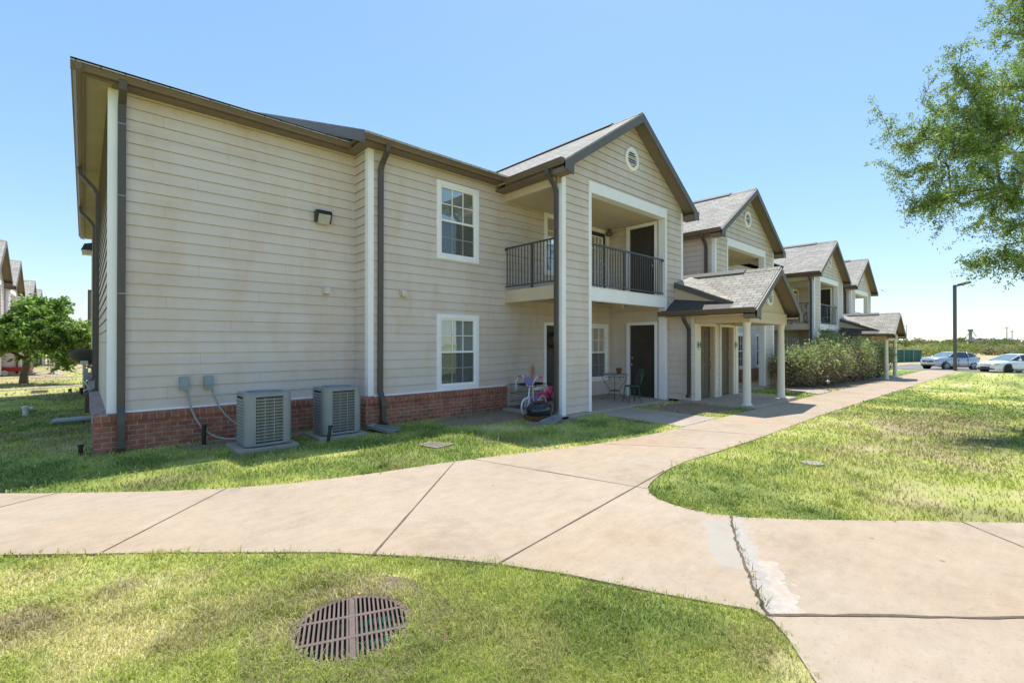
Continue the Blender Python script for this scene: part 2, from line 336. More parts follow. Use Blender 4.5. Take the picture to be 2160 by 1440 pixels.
M = dict(
    meshscreen=mesh_mat(),
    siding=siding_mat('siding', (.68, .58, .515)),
    white=simple('white_trim', (.92, .88, .88), .5, var=.04, scale=2),
    bounce_white=simple('bounce_warm_trim', (.84, .745, .63), .55, var=.04, scale=2),  # white trim and columns with warm ground bounce put into the colour
    tan=simple('tan_panel', (.66, .51, .36), .7, var=.05, scale=1.5),
    spout=simple('downspout_metal', (.085, .07, .058), .42, var=.10, scale=2),
    brown=simple('brown_metal', (.165, .112, .07), .42, var=.10, scale=2),
    rake=simple('rake_board', (.125, .108, .095), .55, var=.08, scale=2),
    soffit=simple('soffit', (.30, .245, .17), .75, var=.10, scale=1.2),  # left eave soffit, lighter olive carries bounced light in its colour
    darksoffit=simple('dark_soffit', (.20, .155, .115), .7, var=.08, scale=2),
    ceil=simple('porch_ceiling', (.62, .51, .37), .85, var=.07, scale=1),
    rot=simple('rotted_ceiling', (.16, .07, .03), .95, var=.5, scale=9),
    door=simple('dark_door', (.045, .036, .03), .38, var=.12, scale=4),
    olddoor=simple('faded_door', (.15, .115, .08), .6, var=.2, scale=5),
    metal=simple('steel', (.55, .53, .5), .3, 1, var=.05),
    brass=simple('brass', (.5, .42, .25), .35, 1, var=.05),
    rail=simple('rail_metal', (.075, .07, .072), .4, var=.08),
    shingle=shingle_mat(),
    membrane=simple('roof_membrane', (.06, .058, .058), .7, var=.25, scale=6),
    brick=brick_mat('brick', ((.40, .15, .095), (.28, .10, .07)), .205, .077),
    rowlock=brick_mat('brick_rowlock', ((.40, .15, .095), (.30, .11, .075)), .095, .40),
    cap=brick_mat('brick_cap', ((.40, .27, .23), (.34, .24, .21)), .095, .40, mc=(.45, .42, .38)),
    concrete=concrete_mat('concrete', (.46, .367, .268), True),
    slab=concrete_mat('slab_concrete', (.45, .38, .31)),
    grey_conc=concrete_mat('grey_concrete', (.36, .325, .275)),
    joint=simple('joint_dirt', (.14, .10, .07), .95, var=.3, scale=20),
    soil=simple('soil', (.20, .145, .10), .98, var=.3, scale=5, bumpd=.02),
    ac=simple('ac_paint', (.26, .27, .275), .42, var=.08, scale=4),
    acdark=simple('ac_coil', (.025, .022, .018), .6, var=.3, scale=20),
    acgrille=simple('ac_grille', (.33, .34, .31), .45, var=.1, scale=9),
    greybox=simple('grey_box', (.27, .315, .33), .45, var=.05),
    conduit=simple('conduit', (.33, .33, .30), .5, var=.06),
    black=simple('black_plastic', (.018, .018, .02), .35, var=.2),
    blackgloss=simple('black_gloss', (.02, .022, .028), .16, var=.2, scale=3),
    rust=simple('rusty_iron', (.15, .105, .085), .75, var=.22, scale=9, bumpd=.003),
    green_iron=simple('green_enamel', (.012, .10, .055), .35, var=.1),
    greentop=simple('patio_table_top', (.27, .26, .22), .5, var=.15),
    water=simple('green_water', (.012, .12, .095), .15, var=.3, scale=8),
    blind=simple('blind', (.58, .60, .56), .6, var=.03),
    dark=simple('dark_room', (.02, .02, .02), .9, var=.1),
    glass=glass_mat('window_glass'),
    carglass=simple('car_glass', (.03, .045, .05), .06, var=.1, spec=1),
    windshield=simple('windshield', (.16, .24, .25), .08, var=.2, spec=1),
    silver=simple('silver_paint', (.50, .52, .56), .28, .55, var=.02, coat=1),
    whitepaint=simple('white_paint', (.78, .79, .80), .25, var=.02, coat=1),
    tyre=simple('tyre', (.02, .02, .02), .8), rim=simple('rim', (.5, .5, .52), .3, .9),
    lamp_lens=simple('lamp_lens', (.45, .44, .40), .2, var=.15, scale=12),
    red=simple('red_plastic', (.45, .02, .025), .35), pink=simple('pink_plastic', (.75, .07, .22), .4),
    purple=simple('purple_paint', (.36, .18, .52), .3), whiteplastic=simple('white_plastic', (.78, .78, .76), .4, var=.03),
    teal=simple('teal_plastic', (.08, .35, .42), .5), straw=simple('mop_yarn', (.48, .31, .24), .9, var=.3, scale=40),
    orange=simple('orange_leaf', (.55, .16, .03), .7, var=.5, scale=60), gold=simple('gold_leaf', (.65, .38, .08), .7, var=.3, scale=60),
    galv=simple('galvanised', (.33, .34, .34), .45, .4, var=.15, scale=3), pvc=simple('pvc', (.62, .60, .54), .5, var=.06),
    pipe=simple('grey_pipe', (.30, .30, .32), .55, var=.15), dish=simple('dish_grey', (.055, .05, .045), .5, var=.2),
    screen=simple('green_screen', (.012, .10, .075), .9, var=.2, scale=1), bark=simple('bark', (.16, .11, .075), .95, var=.35, scale=14, bumpd=.01),
    twig=simple('twig', (.26, .19, .13), .9, var=.3, scale=14),
    farwall=simple('warehouse_wall', (.36, .34, .33), .8, var=.1, scale=.1), farroof=simple('warehouse_roof', (.66, .68, .70), .5, var=.05, scale=.1),
    silo=simple('elevator_steel', (.24, .25, .27), .6, var=.15, scale=.3), pole=simple('pole_paint', (.085, .082, .07), .5, var=.12, scale=2),
    asphalt=simple('asphalt', (.20, .19, .18), .9, var=.2, scale=1.5), kerb=simple('kerb', (.5, .46, .4), .9, var=.1),
    grass=vcol_mat('grass_blade', 3, .85, 1.15, .30), ground=vcol_mat('lawn_ground', 90, .55, 1.35, 0, .95, .03),
    leaf=vcol_mat('leaf', 3, .8, 1.2, .52, .5), scrub=vcol_mat('scrub', .4, .8, 1.2, .25, .8),
    sign=simple('sign_plate', (.75, .74, .66), .5, var=.02), signink=simple('sign_ink', (.02, .06, .05), .6),
)

# ------------------------------------------------------------------ building kit
X_, Y_, Z_ = Vector((1,0,0)), Vector((0,1,0)), Vector((0,0,1))
def siding(mb, p0, u, out, W, z0, z1, openings=(), bounds=None, E=.182, t=.018):
    p0 = Vector(p0); u = Vector(u); out = Vector(out); rev = u.cross(Z_).dot(out) < 0
    zs = {z0, z1}; k = 0
    while z0+k*E < z1: zs.add(round(z0+k*E, 5)); k += 1
    for o in openings:
        for z in o[2:4]:
            if z0 < z < z1: zs.add(z)
    if bounds:
        for z in bounds[1]:
            if z0 < z < z1: zs.add(z)
    zs = sorted(zs)
    def P(a, z, o): return p0+u*a+Z_*(z-p0.z)+out*o
    def q(*v): mb.face(*(v[::-1] if rev else v))
    for a, b in zip(zs, zs[1:]):
        if b-a < 1e-4: continue
        kk = math.floor((a-z0)/E+1e-4); zc = z0+kk*E; of = lambda z: .003+t*(1-(z-zc)/E)
        la, ha = bounds[0](a) if bounds else (0, W); lb, hb = bounds[0](b) if bounds else (0, W)
        segs = [((la, ha), (lb, hb))]; m = (a+b)/2
        for o in openings:
            if o[2] <= m <= o[3]:
                new = []
                for (x0, x1), (y0, y1) in segs:
                    if o[0] > min(x0, y0): new.append(((x0, min(x1, o[0])), (y0, min(y1, o[0]))))
                    if o[1] < max(x1, y1): new.append(((max(x0, o[1]), x1), (max(y0, o[1]), y1)))
                segs = new
        jn = ((kk*1.37+p0.x*.7+p0.y*.3) % 3.66); cut = []
        while jn < max(ha, hb):
            cut.append(jn); jn += 3.66
        for c_ in cut:
            new = []
            for (x0, x1), (y0, y1) in segs:
                if max(x0, y0)+.15 < c_ < min(x1, y1)-.15: new += [((x0, c_-.0009), (y0, c_-.0009)), ((c_+.0009, x1), (c_+.0009, y1))]
                else: new.append(((x0, x1), (y0, y1)))
            segs = new
        for (x0, x1), (y0, y1) in segs:
            if x1-x0 < 1e-4 and y1-y0 < 1e-4: continue
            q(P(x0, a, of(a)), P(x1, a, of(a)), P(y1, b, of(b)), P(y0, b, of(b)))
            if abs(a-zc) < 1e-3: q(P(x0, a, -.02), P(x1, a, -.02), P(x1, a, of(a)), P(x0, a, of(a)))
def frame(P, u, out):
    u, out, P = Vector(u), Vector(out), Vector(P); m = Matrix.Identity(4)
    for i in range(3): m[i][0], m[i][1], m[i][2], m[i][3] = u[i], out[i], Z_[i], P[i]
    return m
def ring(mb, x0, x1, z0, z1, w, y0, y1, bottom=True):
    mb.box(x0, x0+w, y0, y1, z0, z1); mb.box(x1-w, x1, y0, y1, z0, z1); mb.box(x0+w, x1-w, y0, y1, z1-w, z1)
    if bottom: mb.box(x0+w, x1-w, y0, y1, z0, z0+w)
def window(parent, P, u, out, w, h, T=I4, detail=True):
    F = T@frame(P, u, out); t = .10
    m = MB(); ring(m, 0, w, 0, h, t, -.05, .035); win = m.build('window', M['white'], parent, F, bevel=.004 if detail else 0)
    m = MB(); ring(m, t, w-t, t, h-t, .04, -.045, .012); mid = h/2; m.box(t+.04, w-t-.04, -.04, .018, mid-.022, mid+.022)
    for k in (1, 2):
        x = t+.04+(w-2*t-.08)*k/3; m.box(x-.009, x+.009, -.030, -.012, t+.04, mid-.022); m.box(x-.009, x+.009, -.030, -.008, mid+.022, h-t-.04)
    for a, b, d in ((t+.04, mid-.022, 0), (mid+.022, h-t-.04, .003)):
        z = (a+b)/2; m.box(t+.04, w-t-.04, -.029, -.011+d, z-.009, z+.009)
    m.build('sash', M['white'], win, F)
    m = MB(); m.face((t, -.02, t), (w-t, -.02, t), (w-t, -.02, h-t), (t, -.02, h-t)); m.build('pane', M['glass'], win, F)
    m = MB()
    if detail:
        z = t+.03
        while z < h-t-.02: m.face((t+.03, -.06, z), (w-t-.03, -.06, z), (w-t-.03, -.070, z+.047), (t+.03, -.070, z+.047)); z += .046
    else: m.face((t, -.07, t), (w-t, -.07, t), (w-t, -.07, h-t), (t, -.07, h-t))
    m.build('blind', M['blind'], win, F)
    if detail:
        m = MB(); m.face((t+.03, -.006, t+.03), (w-t-.03, -.006, t+.03), (w-t-.03, -.006, mid-.02), (t+.03, -.006, mid-.02)); m.build('insect_screen', M['meshscreen'], win, F)
    m = MB(); m.face((t-.05, -.13, t-.05), (w-t+.05, -.13, t-.05), (w-t+.05, -.13, h-t+.05), (t-.05, -.13, h-t+.05)); m.build('backing', M['dark'], win, F)
    return win
def door(parent, P, u, out, w, h, T=I4, mat='door', recess=.06, hinge=1, glazed=False, knob=True):
    F = T@frame(P, u, out); t = .09
    m = MB(); ring(m, 0, w, 0, h, t, -.02, .03, False)
    d = m.build('door', M['white'], parent, F, bevel=.003)
    m = MB(); m.box(t-.02, t, -recess-.05, -.02, 0, h-t+.02); m.box(w-t, w-t+.02, -recess-.05, -.02, 0, h-t+.02); m.box(t, w-t, -recess-.05, -.02, h-t, h-t+.02); m.build('jamb', M['white'], d, F)
    x0, x1, z1 = t, w-t, h-t; y = -recess; m = MB()
    if glazed:
        ring(m, x0, x1, .02, z1, .12, y-.04, y); m.build('leaf', M[mat], d, F)
        m = MB(); ring(m, x0+.12, x1-.12, .14, z1-.12, .03, y-.03, y+.012)
        for k in (1, 2): xx = x0+.15+(x1-x0-.3)*k/3; m.box(xx-.008, xx+.008, y-.02, y+.006, .17, z1-.15)
        for k in range(1, 5): zz = .17+(z1-.32)*k/5; m.box(x0+.15, x1-.15, y-.019, y+.005, zz-.008, zz+.008)
        m.build('glazing_bars', M['white'], d, F)
        m = MB(); m.face((x0+.12, y-.012, .14), (x1-.12, y-.012, .14), (x1-.12, y-.012, z1-.12), (x0+.12, y-.012, z1-.12)); m.build('pane', M['glass'], d, F)
        m = MB(); m.face((x0+.1, y-.06, .1), (x1-.1, y-.06, .1), (x1-.1, y-.06, z1-.1), (x0+.1, y-.06, z1-.1)); m.build('blind', M['blind'], d, F)
    else:
        m.box(x0, x1, y-.04, y, .015, z1); W = x1-x0; c = .10*W/.8; pw = (W-3*c)/2
        for r0, r1 in ((.10, .36), (.42, .76), (.80, .93)):
            for k in (0, 1):
                a = x0+c+k*(pw+c); z0_, z1_ = z1*r0, z1*r1
                ring(m, a, a+pw, z0_, z1_, .02, y, y+.007); m.prism([(a+.04, y, z0_+.04), (a+pw-.04, y, z0_+.04), (a+pw-.04, y, z1_-.04), (a+.04, y, z1_-.04)], (0, .006, 0))
        m.build('leaf', M[mat], d, F)
    if knob:
        kx = (x1-.07) if hinge > 0 else x0+.07; m = MB()
        m.lathe([(0, .06), (.026, .055), (.03, .04), (.02, .02), (.012, .0), (.028, 0), (.028, -.002)], (kx, y, .95), 10, (0, 1, 0))
        m.lathe([(0, .025), (.022, .022), (.026, 0)], (kx, y, 1.15), 10, (0, 1, 0)); m.build('knob', M['metal'], d, F, smooth=True)
    m = MB(); m.box(t, w-t, -recess-.03, .02, 0, .015); m.build('threshold', M['metal'], d, F)
    return d
def downspout(parent, pts, lat, T=I4, w=.095, dpt=.07, bands=()):
    m = MB(); m.rtube(pts, lat, w, dpt)
    return m.build('downspout', M['spout'], parent, T, bevel=.008)
def gutter(mb, a, b, out):
    # K-style profile from a to b (top inner edge), out = outward direction
    a = Vector(a); out = Vector(out)
    prof = [(0, 0), (.125, 0), (.125, -.022), (.105, -.035), (.105, -.06), (.075, -.10), (.07, -.125), (0, -.125)]
    mb.prism([a+out*x+Z_*z for x, z in prof], Vector(b)-a)
def railing(parent, A, B, zb, zt, T=I4, n=12, posts=(.5,)):
    A = Vector(A); B = Vector(B); d = B-A; L = d.length; u = d/L; out = Vector((u.y, -u.x, 0)); F = T@frame(A, u, out)
    m = MB(); m.box(0, L, -.025, .025, zt-.035, zt); m.box(0, L, -.018, .018, zb, zb+.03); m.box(0, .04, -.03, .03, zt-.07, zt-.036); m.box(L-.04, L, -.03, .03, zt-.07, zt-.036)
    for p in posts: m.box(L*p-.022, L*p+.022, -.023, .023, zb-.08, zt-.035)
    r = m.build('balcony_railing', M['rail'], parent, F)
    for k in range(n):
        x = L*(k+.5)/n
        if any(abs(x-L*p) < .03 for p in posts): continue
        mm = MB(); mm.box(x-.008, x+.008, -.008, .008, zb+.03, zt-.035); mm.build('baluster', M['rail'], r, F)
def vent(parent, c, T=I4, r=.30):
    m = MB(); m.lathe([(r*.72, 0), (r*.72, .05), (r*.80, .055), (r, .045), (r, 0)], c, 28, (0, -1, 0)); v = m.build('gable_vent', M['white'], parent, T, smooth=False)
    m = MB(); cx, cy, cz = c
    n = 7
    for k in range(n):
        z = -r*.66+(k+.5)*r*1.32/n; hw = math.sqrt(max(.001, (r*.72)**2-z*z))
        m.prism([(cx-hw, cy-.005, cz+z+.028), (cx-hw, cy-.012, cz+z+.028), (cx-hw, cy-.045, cz+z-.012), (cx-hw, cy-.038, cz+z-.012)], (2*hw, 0, 0))
    m.build('louvre', M['white'], v, T)
    m = MB(); m.lathe([(0, 0), (r*.73, 0)], (cx, cy-.001, cz), 24, (0, -1, 0)); m.build('backing', M['dark'], v, T)
SL = .66; ZR = 7.52; ZE = 5.535
def gable_roof(parent, T, xr, zr, hw, y0, y1, slope, name='gable_roof', rd=.20, vent_len=None, gut=True, wallh=None, cut_left=None, gy1=None):
    # ridge at x=xr from y0 (front) to y1, half width hw
    th = .055; ze = zr-slope*hw; m = MB()
    nrm = Vector((slope, 0, 1)).normalized()
    for s in (-1, 1):
        if cut_left and s == -1:
            (lx, ly), (wx, wy, wz) = cut_left
            R0, R1 = Vector((xr, y0, zr)), Vector((xr, wy, zr)); E0 = Vector((xr-hw, y0, ze)); E1 = Vector((xr-hw, ly, ze))
            Lp = Vector((lx, ly, zr-slope*(xr-lx))); Wp = Vector((wx, wy, wz)); R2 = Vector((xr, y1, zr)); W2 = Vector((wx+.3, y1, wz-.05))
            for poly in ([R0, E0, E1, Lp, R1], [R1, Lp, Wp]): m.prism(poly, (0, 0, -th))
            if y1 > wy+.01: m.prism([R2, R1, Vector((13.16-13.9+xr, wy, zr-.5)), Vector((13.16-13.9+xr, y1, zr-.5))], (0, 0, -th))
        else:
            m.prism([(xr, y0, zr), (xr, y1, zr), (xr+s*hw, y1, ze), (xr+s*hw, y0, ze)], (0, 0, -th))
    rf = m.build(name, M['shingle'], parent, T)
    # ridge cap
    m = MB(); m.prism([(xr-.13, y0, zr-.13*slope+.012), (xr, y0, zr+.02), (xr+.13, y0, zr-.13*slope+.012), (xr, y0, zr-.002)], (0, y1-y0, 0)); m.build('ridge_cap', M['shingle'], rf, T)
    m = MB(); m.prism([(xr-.17, y0+.9, zr-.17*slope+.05), (xr, y0+.9, zr+.055), (xr+.17, y0+.9, zr-.17*slope+.05), (xr, y0+.9, zr+.02)], (0, y1-y0-.9, 0)); m.build('ridge_vent', M['membrane'], rf, T)
    # rake boards + return boxes
    m = MB()
    for s in (-1, 1):
        top = (xr, zr-.028); e = (xr+s*(hw+.03), ze-.028-.02)
        m.prism([(top[0], y0-.035, top[1]), (e[0], y0-.035, e[1]), (e[0], y0-.035, e[1]-rd), (top[0], y0-.035, top[1]-rd*1.12)], (0, .033, 0))
        x1, x2 = xr+s*(hw+.03), xr+s*(hw-.26); zt = zr-slope*(hw-.26)-.14
        m.prism([(x1, y0-.036, ze-.06), (x2, y0-.036, zt), (x2, y0-.036, ze-.275), (x1, y0-.036, ze-.20)], (0, .034, 0))
    m.build('rake_board', M['rake'], rf, T)
    yw = y0+(wallh or .35); m = MB()
    for s in (-1, 1):
        m.prism([(xr, y0, zr-.10), (xr+s*hw, y0, ze-.10), (xr+s*hw, y0, ze-.13), (xr, y0, zr-.13)], (0, yw-y0, 0))
        m.box(xr+s*(hw-.27), xr+s*hw, y0, yw, ze-.24, ze-.10)
    m.build('soffit', M['darksoffit'], rf, T)
    return rf, ze
def block(root, TB, xc, mir, base, zs, nr, closets=True, light=False):
    T = TB@TR(xc, 0, base)@Matrix.Diagonal((mir, 1, zs, 1)); YF = 6.84; YB = 8.77; ox0, ox1 = -1.68, 1.70
    m = MB()
    def bnd(z):
        h = min(2.7, max(0, (ZR-.1-z)/SL)) if z > ZE else 2.7
        return (2.7-h, 2.7+h)
    siding(m, (-2.7, YF, .06), X_, -Y_, 5.4, .06, ZR-.12, [(1.02, 4.40, 0, 5.30)], (bnd, [ZE]))
    siding(m, (2.7, YF, .06), Y_, X_, 1.95, .06, ZE)                                            # closed side
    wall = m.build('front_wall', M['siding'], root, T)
    m = MB(); m.box(-2.68, -1.78, YF+.02, YF+.17, .03, 5.5); m.box(1.79, 2.68, YF+.02, YF+.17, .03, 5.5); m.box(-1.78, 1.78, YF+.02, YF+.15, 5.2, 5.5)
    m.prism([(-2.6, YF+.03, 5.52), (2.6, YF+.03, 5.52), (0, YF+.03, ZR-.3)], (0, .1, 0)); m.box(1.95, 2.66, 7.03, YB, .03, 5.5); m.build('hidden_core', M['tan'], root, T)
    # white trim of the porch opening and corners
    m = MB()
    m.box(ox0-.10, ox0, YF-.03, YF+.19, .03, 5.19); m.box(ox1, ox1+.08, YF-.03, YF+.19, .03, 5.19)
    m.box(ox0-.10, ox1+.08, YF-.035, YF+.2, 5.191, 5.46); m.box(ox0-.0, ox1, YF-.025, YF+.18, 2.65, 2.95); m.box(ox0+.001, ox1-.001, YF-.04, YF+.19, 2.951, 2.975)
    m.build('opening_trim', M['white'], wall, T, bevel=.004)
    m = MB()
    m.box(-2.725, -2.60, YF-.03, YF-.001, .03, ZE-.02); m.box(-2.725, -2.701, YF, YF+.20, .03, 5.19); m.box(-2.70, -2.62, YF+.17, YF+.20, .03, 5.19)
    m.box(2.62, 2.725, YF-.03, YF-.001, .03, ZE-.02); m.box(2.706, 2.725, YF, YF+.09, .03, ZE-.02); m.build('corner_trim', M['white'], wall, T, bevel=.004)
    # open side beams, slabs, ceilings
    m = MB(); m.box(-2.70, -2.56, YF+.20, YB, 5.19, 5.52); m.box(-2.70, -2.56, YF+.20, YB, 2.65, 2.955); m.build('side_beam', M['tan'], root, T, bevel=.004)  # white-painted beams, the tan puts warm bounced light into their colour
    m = MB(); m.box(-2.56, 1.78, YF+.19, YB, 2.80, 2.94); m.build('balcony_floor', M['grey_conc'], root, T)
    m = MB(); m.box(-2.56, 1.78, YF+.2, YB, 5.2, 5.24); m.box(-2.56, 1.78, YF+.2, YB, 2.76, 2.79); m.build('ceiling', M['ceil'], root, T)
    if nr == 0:
        m = MB()
        pts = [(-2.4, 7.1), (-1.2, 7.06), (.1, 7.2), (.9, 7.5), (.2, 7.9), (-.9, 7.75), (-1.8, 8.1), (-2.45, 7.7)]
        m.prism([(x, y, 2.758) for x, y in pts], (0, 0, -.012)); m.build('rotted_ceiling', M['rot'], root, T)
        m = MB(); m.box(.3, .36, 7.3, 7.6, 2.60, 2.75); m.build('hanging_panel', M['tan'], root, T)
    m = MB(); siding(m, (1.78, YB, .06), -Y_, -X_, YB-YF-.19, .06, 2.76, [(.66, 1.66, 0, 2.19)] if True else ()); siding(m, (1.78, YB, 2.94), -Y_, -X_, YB-YF-.19, 2.94, 5.2, [(.66, 1.66, 2.94, 5.15)])
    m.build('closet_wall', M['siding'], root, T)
    for z in (.05, 2.96): door(root, (1.75, 8.13, z), -Y_, -X_, 1.04, 2.22, T, 'door', .05, 1 if z > 1 else -1, knob=not light)
    if not light:
        m = MB(); m.lathe([(.0, 0), (.05, 0), (.06, -.04), (.11, -.10), (.10, -.17), (.05, -.20), (0, -.2)], (1.55, 8.62, 5.16), 12); m.build('porch_light', M['rust'], root, T, smooth=True)
    railing(root, (ox0, YF+.05, 0), (ox1, YF+.05, 0), 3.04, 4.03, T, 30 if not light else 12, (.43,))
    railing(root, (-2.66, YF+.22, 0), (-2.66, YB-.02, 0), 3.04, 4.03, T, 16 if not light else 8, (.45,))
    rf, ze = gable_roof(root, T, 0, ZR, 3.0, 6.49, 12.9, SL)
    vent(wall, (0, YF-.012, 6.42), T)
    m = MB(); zt = ze+.0
    for s in (-1, 1): gutter(m, (s*3.0, 6.49, zt+.02), (s*3.0, 8.33, zt+.02), (s, 0, 0)); m.box(s*2.97, s*2.999, 6.5, 8.4, ze-.16, ze-.01)
    m.build('gutter', M['brown'], rf, T)
    m = MB()
    for s in (-1, 1): m.box(s*2.70, s*2.998, 6.84, 8.77, ze-.165, ze-.13)
    m.build('eave_soffit', M['darksoffit'], rf, T)
    # downspouts: open side front corner, closed side rear
    Y0 = 6.95
    downspout(root, [(-3.06, Y0, zt-.10), (-3.06, Y0, zt-.20), (-2.82, Y0, zt-.42), (-2.77, Y0, zt-.52), (-2.77, Y0, .25), (-2.80, Y0-.02, .14), (-2.92, Y0-.06, .07)], Y_, T)
    downspout(root, [(3.06, 7.1, zt-.10), (3.06, 7.1, zt-.18), (2.82, 7.1, zt-.40), (2.77, 7.1, zt-.5), (2.77, 7.1, 2.7)], Y_, T)
    return T
def bay(root, TB, xc, base, zs, gapc, gapw, nums=None, light=False):
    # entry vestibule between two blocks; local x relative to vestibule centre
    T = TB@TR(xc, 0, base)@Matrix.Diagonal((1, 1, zs, 1)); YV = 6.10; x0, x1 = -1.43, 1.45
    m = MB()
    siding(m, (x0, 6.84, .05), -Y_, -X_, .74, .05, 2.6); siding(m, (x1, YV, .05), Y_, X_, .74, .05, 2.6)
    siding(m, (x0, YV, .05), X_, -Y_, x1-x0, .05, 2.6, [(.22, 1.36, 0, 2.24), (1.56, 2.66, 0, 2.24)])
    vw = m.build('vestibule_wall', M['siding'], root, T)
    m = MB(); m.box(x0-.02, x0+.23, YV-.03, YV-.001, .04, 2.18); m.box(x1-.19, x1+.02, YV-.03, YV-.001, .04, 2.18); m.box(x0-.02, x0-.003, YV, YV+.1, .04, 2.5); m.box(x1+.003, x1+.02, YV, YV+.1, .04, 2.5)
    m.build('corner_trim', M['bounce_white'], vw, T, bevel=.004)
    for i, a in enumerate((.23, 1.57)):
        F = T@frame((x0+a, YV, .05), X_, -Y_)
        d = MB(); w_ = 1.11 if i == 0 else 1.07; ring(d, 0, w_, 0, 2.17, .09, -.02, .032, False); dd = d.build('door', M['bounce_white'], root, F, bevel=.004)
        d = MB(); d.box(.07, .09, -.17, -.02, 0, 2.10); d.box(w_-.09, w_-.07, -.17, -.02, 0, 2.10); d.box(.09, w_-.09, -.17, -.02, 2.08, 2.10); d.build('jamb', M['tan'], dd, F)
        d = MB(); d.box(.09, w_-.09, -.17, -.13, .015, 2.08); W = w_-.18
        for r0, r1 in ((.22, .92), (1.02, 1.66), (1.75, 1.98)):
            for k in (0, 1): xx = .09+.12+k*(W/2-.02); ring(d, xx, xx+W/2-.2, r0, r1, .02, -.13, -.122)
        lf = d.build('leaf', M['olddoor'], dd, F)
        d = MB(); d.lathe([(0, .07), (.028, .06), (.03, .045), (.012, .02), (.03, 0)], (w_-.15, -.13, .95), 10, (0, 1, 0)); d.lathe([(0, .03), (.025, .025), (.028, 0)], (w_-.15, -.13, 1.12), 10, (0, 1, 0)); d.build('knob', M['brass'], dd, F, smooth=True)
        if nums:
            sx = .11-.10 if i == 0 else w_+.0
            px = (-.12, w_-.035)[i]; d = MB(); ring(d, px, px+.15, 1.47, 1.62, .014, .045, .056); pl = d.build('number_plaque', M['signink'], root, F)
            d = MB(); d.box(px+.014, px+.136, .04, .05, 1.484, 1.606); d.build('plate', M['sign'], pl, F)
            cu = bpy.data.curves.new('digits', 'FONT'); cu.body = nums[i]; cu.size = .10; cu.align_x = 'CENTER'; cu.align_y = 'CENTER'; cu.extrude = .002
            to = bpy.data.objects.new('digits', cu); COL.objects.link(to); bpy.context.view_layer.update()
            me = bpy.data.meshes.new_from_object(to); bpy.data.objects.remove(to)
            p = F@Vector((px+.075, .052, 1.545)); o = bpy.data.objects.new('digits', me); COL.objects.link(o); me.materials.clear(); me.materials.append(M['signink'])
            o.parent = pl; o.location = p-wl(pl); o.rotation_euler = (rad(90), 0, 0)
            d = MB(); d.lathe([(0, .02), (.016, .012), (.02, 0)], (px+.075, .034, 1.42), 10, (0, 1, 0)); d.build('doorbell', M['brass'], root, F)
    # porch ceiling, beams, columns
    m = MB(); m.box(-1.42, -1.22, 4.67, YV-.002, 2.18, 2.48); m.box(1.12, 1.32, 4.67, YV-.002, 2.18, 2.48); m.build('porch_beam', M['tan'], root, T)
    m = MB(); m.box(-1.44, 1.34, 4.64, 4.85, 2.178, 2.482); m.build('porch_beam', M['tan'], root, T)
    m = MB(); m.box(-1.22, 1.12, 4.85, YV, 2.44, 2.47); m.build('ceiling', M['tan'], root, T)
    for cx in (-1.32, 1.22):
        m = MB(); m.lathe([(.135, .03), (.135, .06), (.115, .085), (.10, .11), (.098, .5), (.095, 1.2), (.083, 2.08), (.09, 2.10), (.10, 2.13), (.10, 2.179)], (cx, 4.76, 0), 24); m.build('porch_column', M['bounce_white'], root, T, smooth=True)
    # upper recess wall & roof
    m = MB(); siding(m, (gapc-xc-gapw/2-.1, 8.3, 2.4), X_, -Y_, gapw+.2, 2.4, 5.5); m.build('recess_wall', M['siding'], root, T)
    rf, ze = gable_roof(root, T, -.05, 3.70, 1.76, 4.36, 8.3, .68, 'porch_roof', rd=.16, wallh=.30, cut_left=((-1.49, 5.0), (-1.16, 6.82, 3.42)))
    # tan gable infill with vent
    m = MB(); m.prism([(-1.44, 4.68, 2.484), (1.34, 4.68, 2.484), (-.05, 4.68, 3.50)], (0, .06, 0)); m.build('gable_panel', M['tan'], rf, T)
    vent(root, (-.02, 4.672, 2.93), T, .25)
    m = MB(); E = 1.81
    gutter(m, (-E, 4.36, ze+.02), (-E, 6.95, ze+.02), (-1, 0, 0)); gutter(m, (-.05+1.76, 4.36, ze+.02), (-.05+1.76, 6.8, ze+.02), (1, 0, 0)); m.build('gutter', M['brown'], rf, T)
    # dark low roof behind the diverter board, infill and board
    m = MB(); m.prism([(-1.81, 4.95, ze), (-1.81, 6.95, ze), (-1.0, 6.95, ze+.52), (-1.44, 4.95, ze+.235)], (0, 0, -.03)); m.build('low_roof', M['membrane'], rf, T)
    m = MB(); a = Vector((-1.50, 5.0, 2.70)); b = Vector((-1.16, 6.83, 3.42)); o_ = Vector((-.012, 0, 0))
    m.prism([a+o_, b+o_, b+o_+Vector((0, 0, -.16)), a+o_+Vector((0, 0, -.13))], (-.035, 0, 0)); m.build('diverter_board', M['rake'], rf, T)
    m = MB(); m.prism([a, b, Vector((-1.16, 6.83, 2.7)), Vector((-1.50, 5.0, 2.6))], (.03, 0, 0)); m.build('infill_panel', M['tan'], rf, T)
    m = MB(); m.box(x0-.3, -1.42, 5.6, 6.84, ze-.15, ze-.12); m.box(-1.80, -1.42, 4.37, 5.6, ze-.15, ze-.12); m.box(1.33, 1.70, 4.37, 6.8, ze-.15, ze-.12); m.build('eave_soffit', M['tan'], rf, T)
    downspout(root, [(-1.87, YV+.1, ze-.1), (-1.87, YV+.1, ze-.2), (-1.58, YV+.12, ze-.40), (-1.49, YV+.13, ze-.50), (-1.49, YV+.13, .35), (-1.50, YV+.13, .22), (-1.6, YV+.13, .16)], Y_, T)
    m = MB(); m.box(-.15, .03, 6.0, 6.09, 2.2, 2.3); m.build('entry_light', M['galv'], root, T)
    m = MB(); m.box(-1.6, 1.75, 4.5, 6.5, -.1, .05)
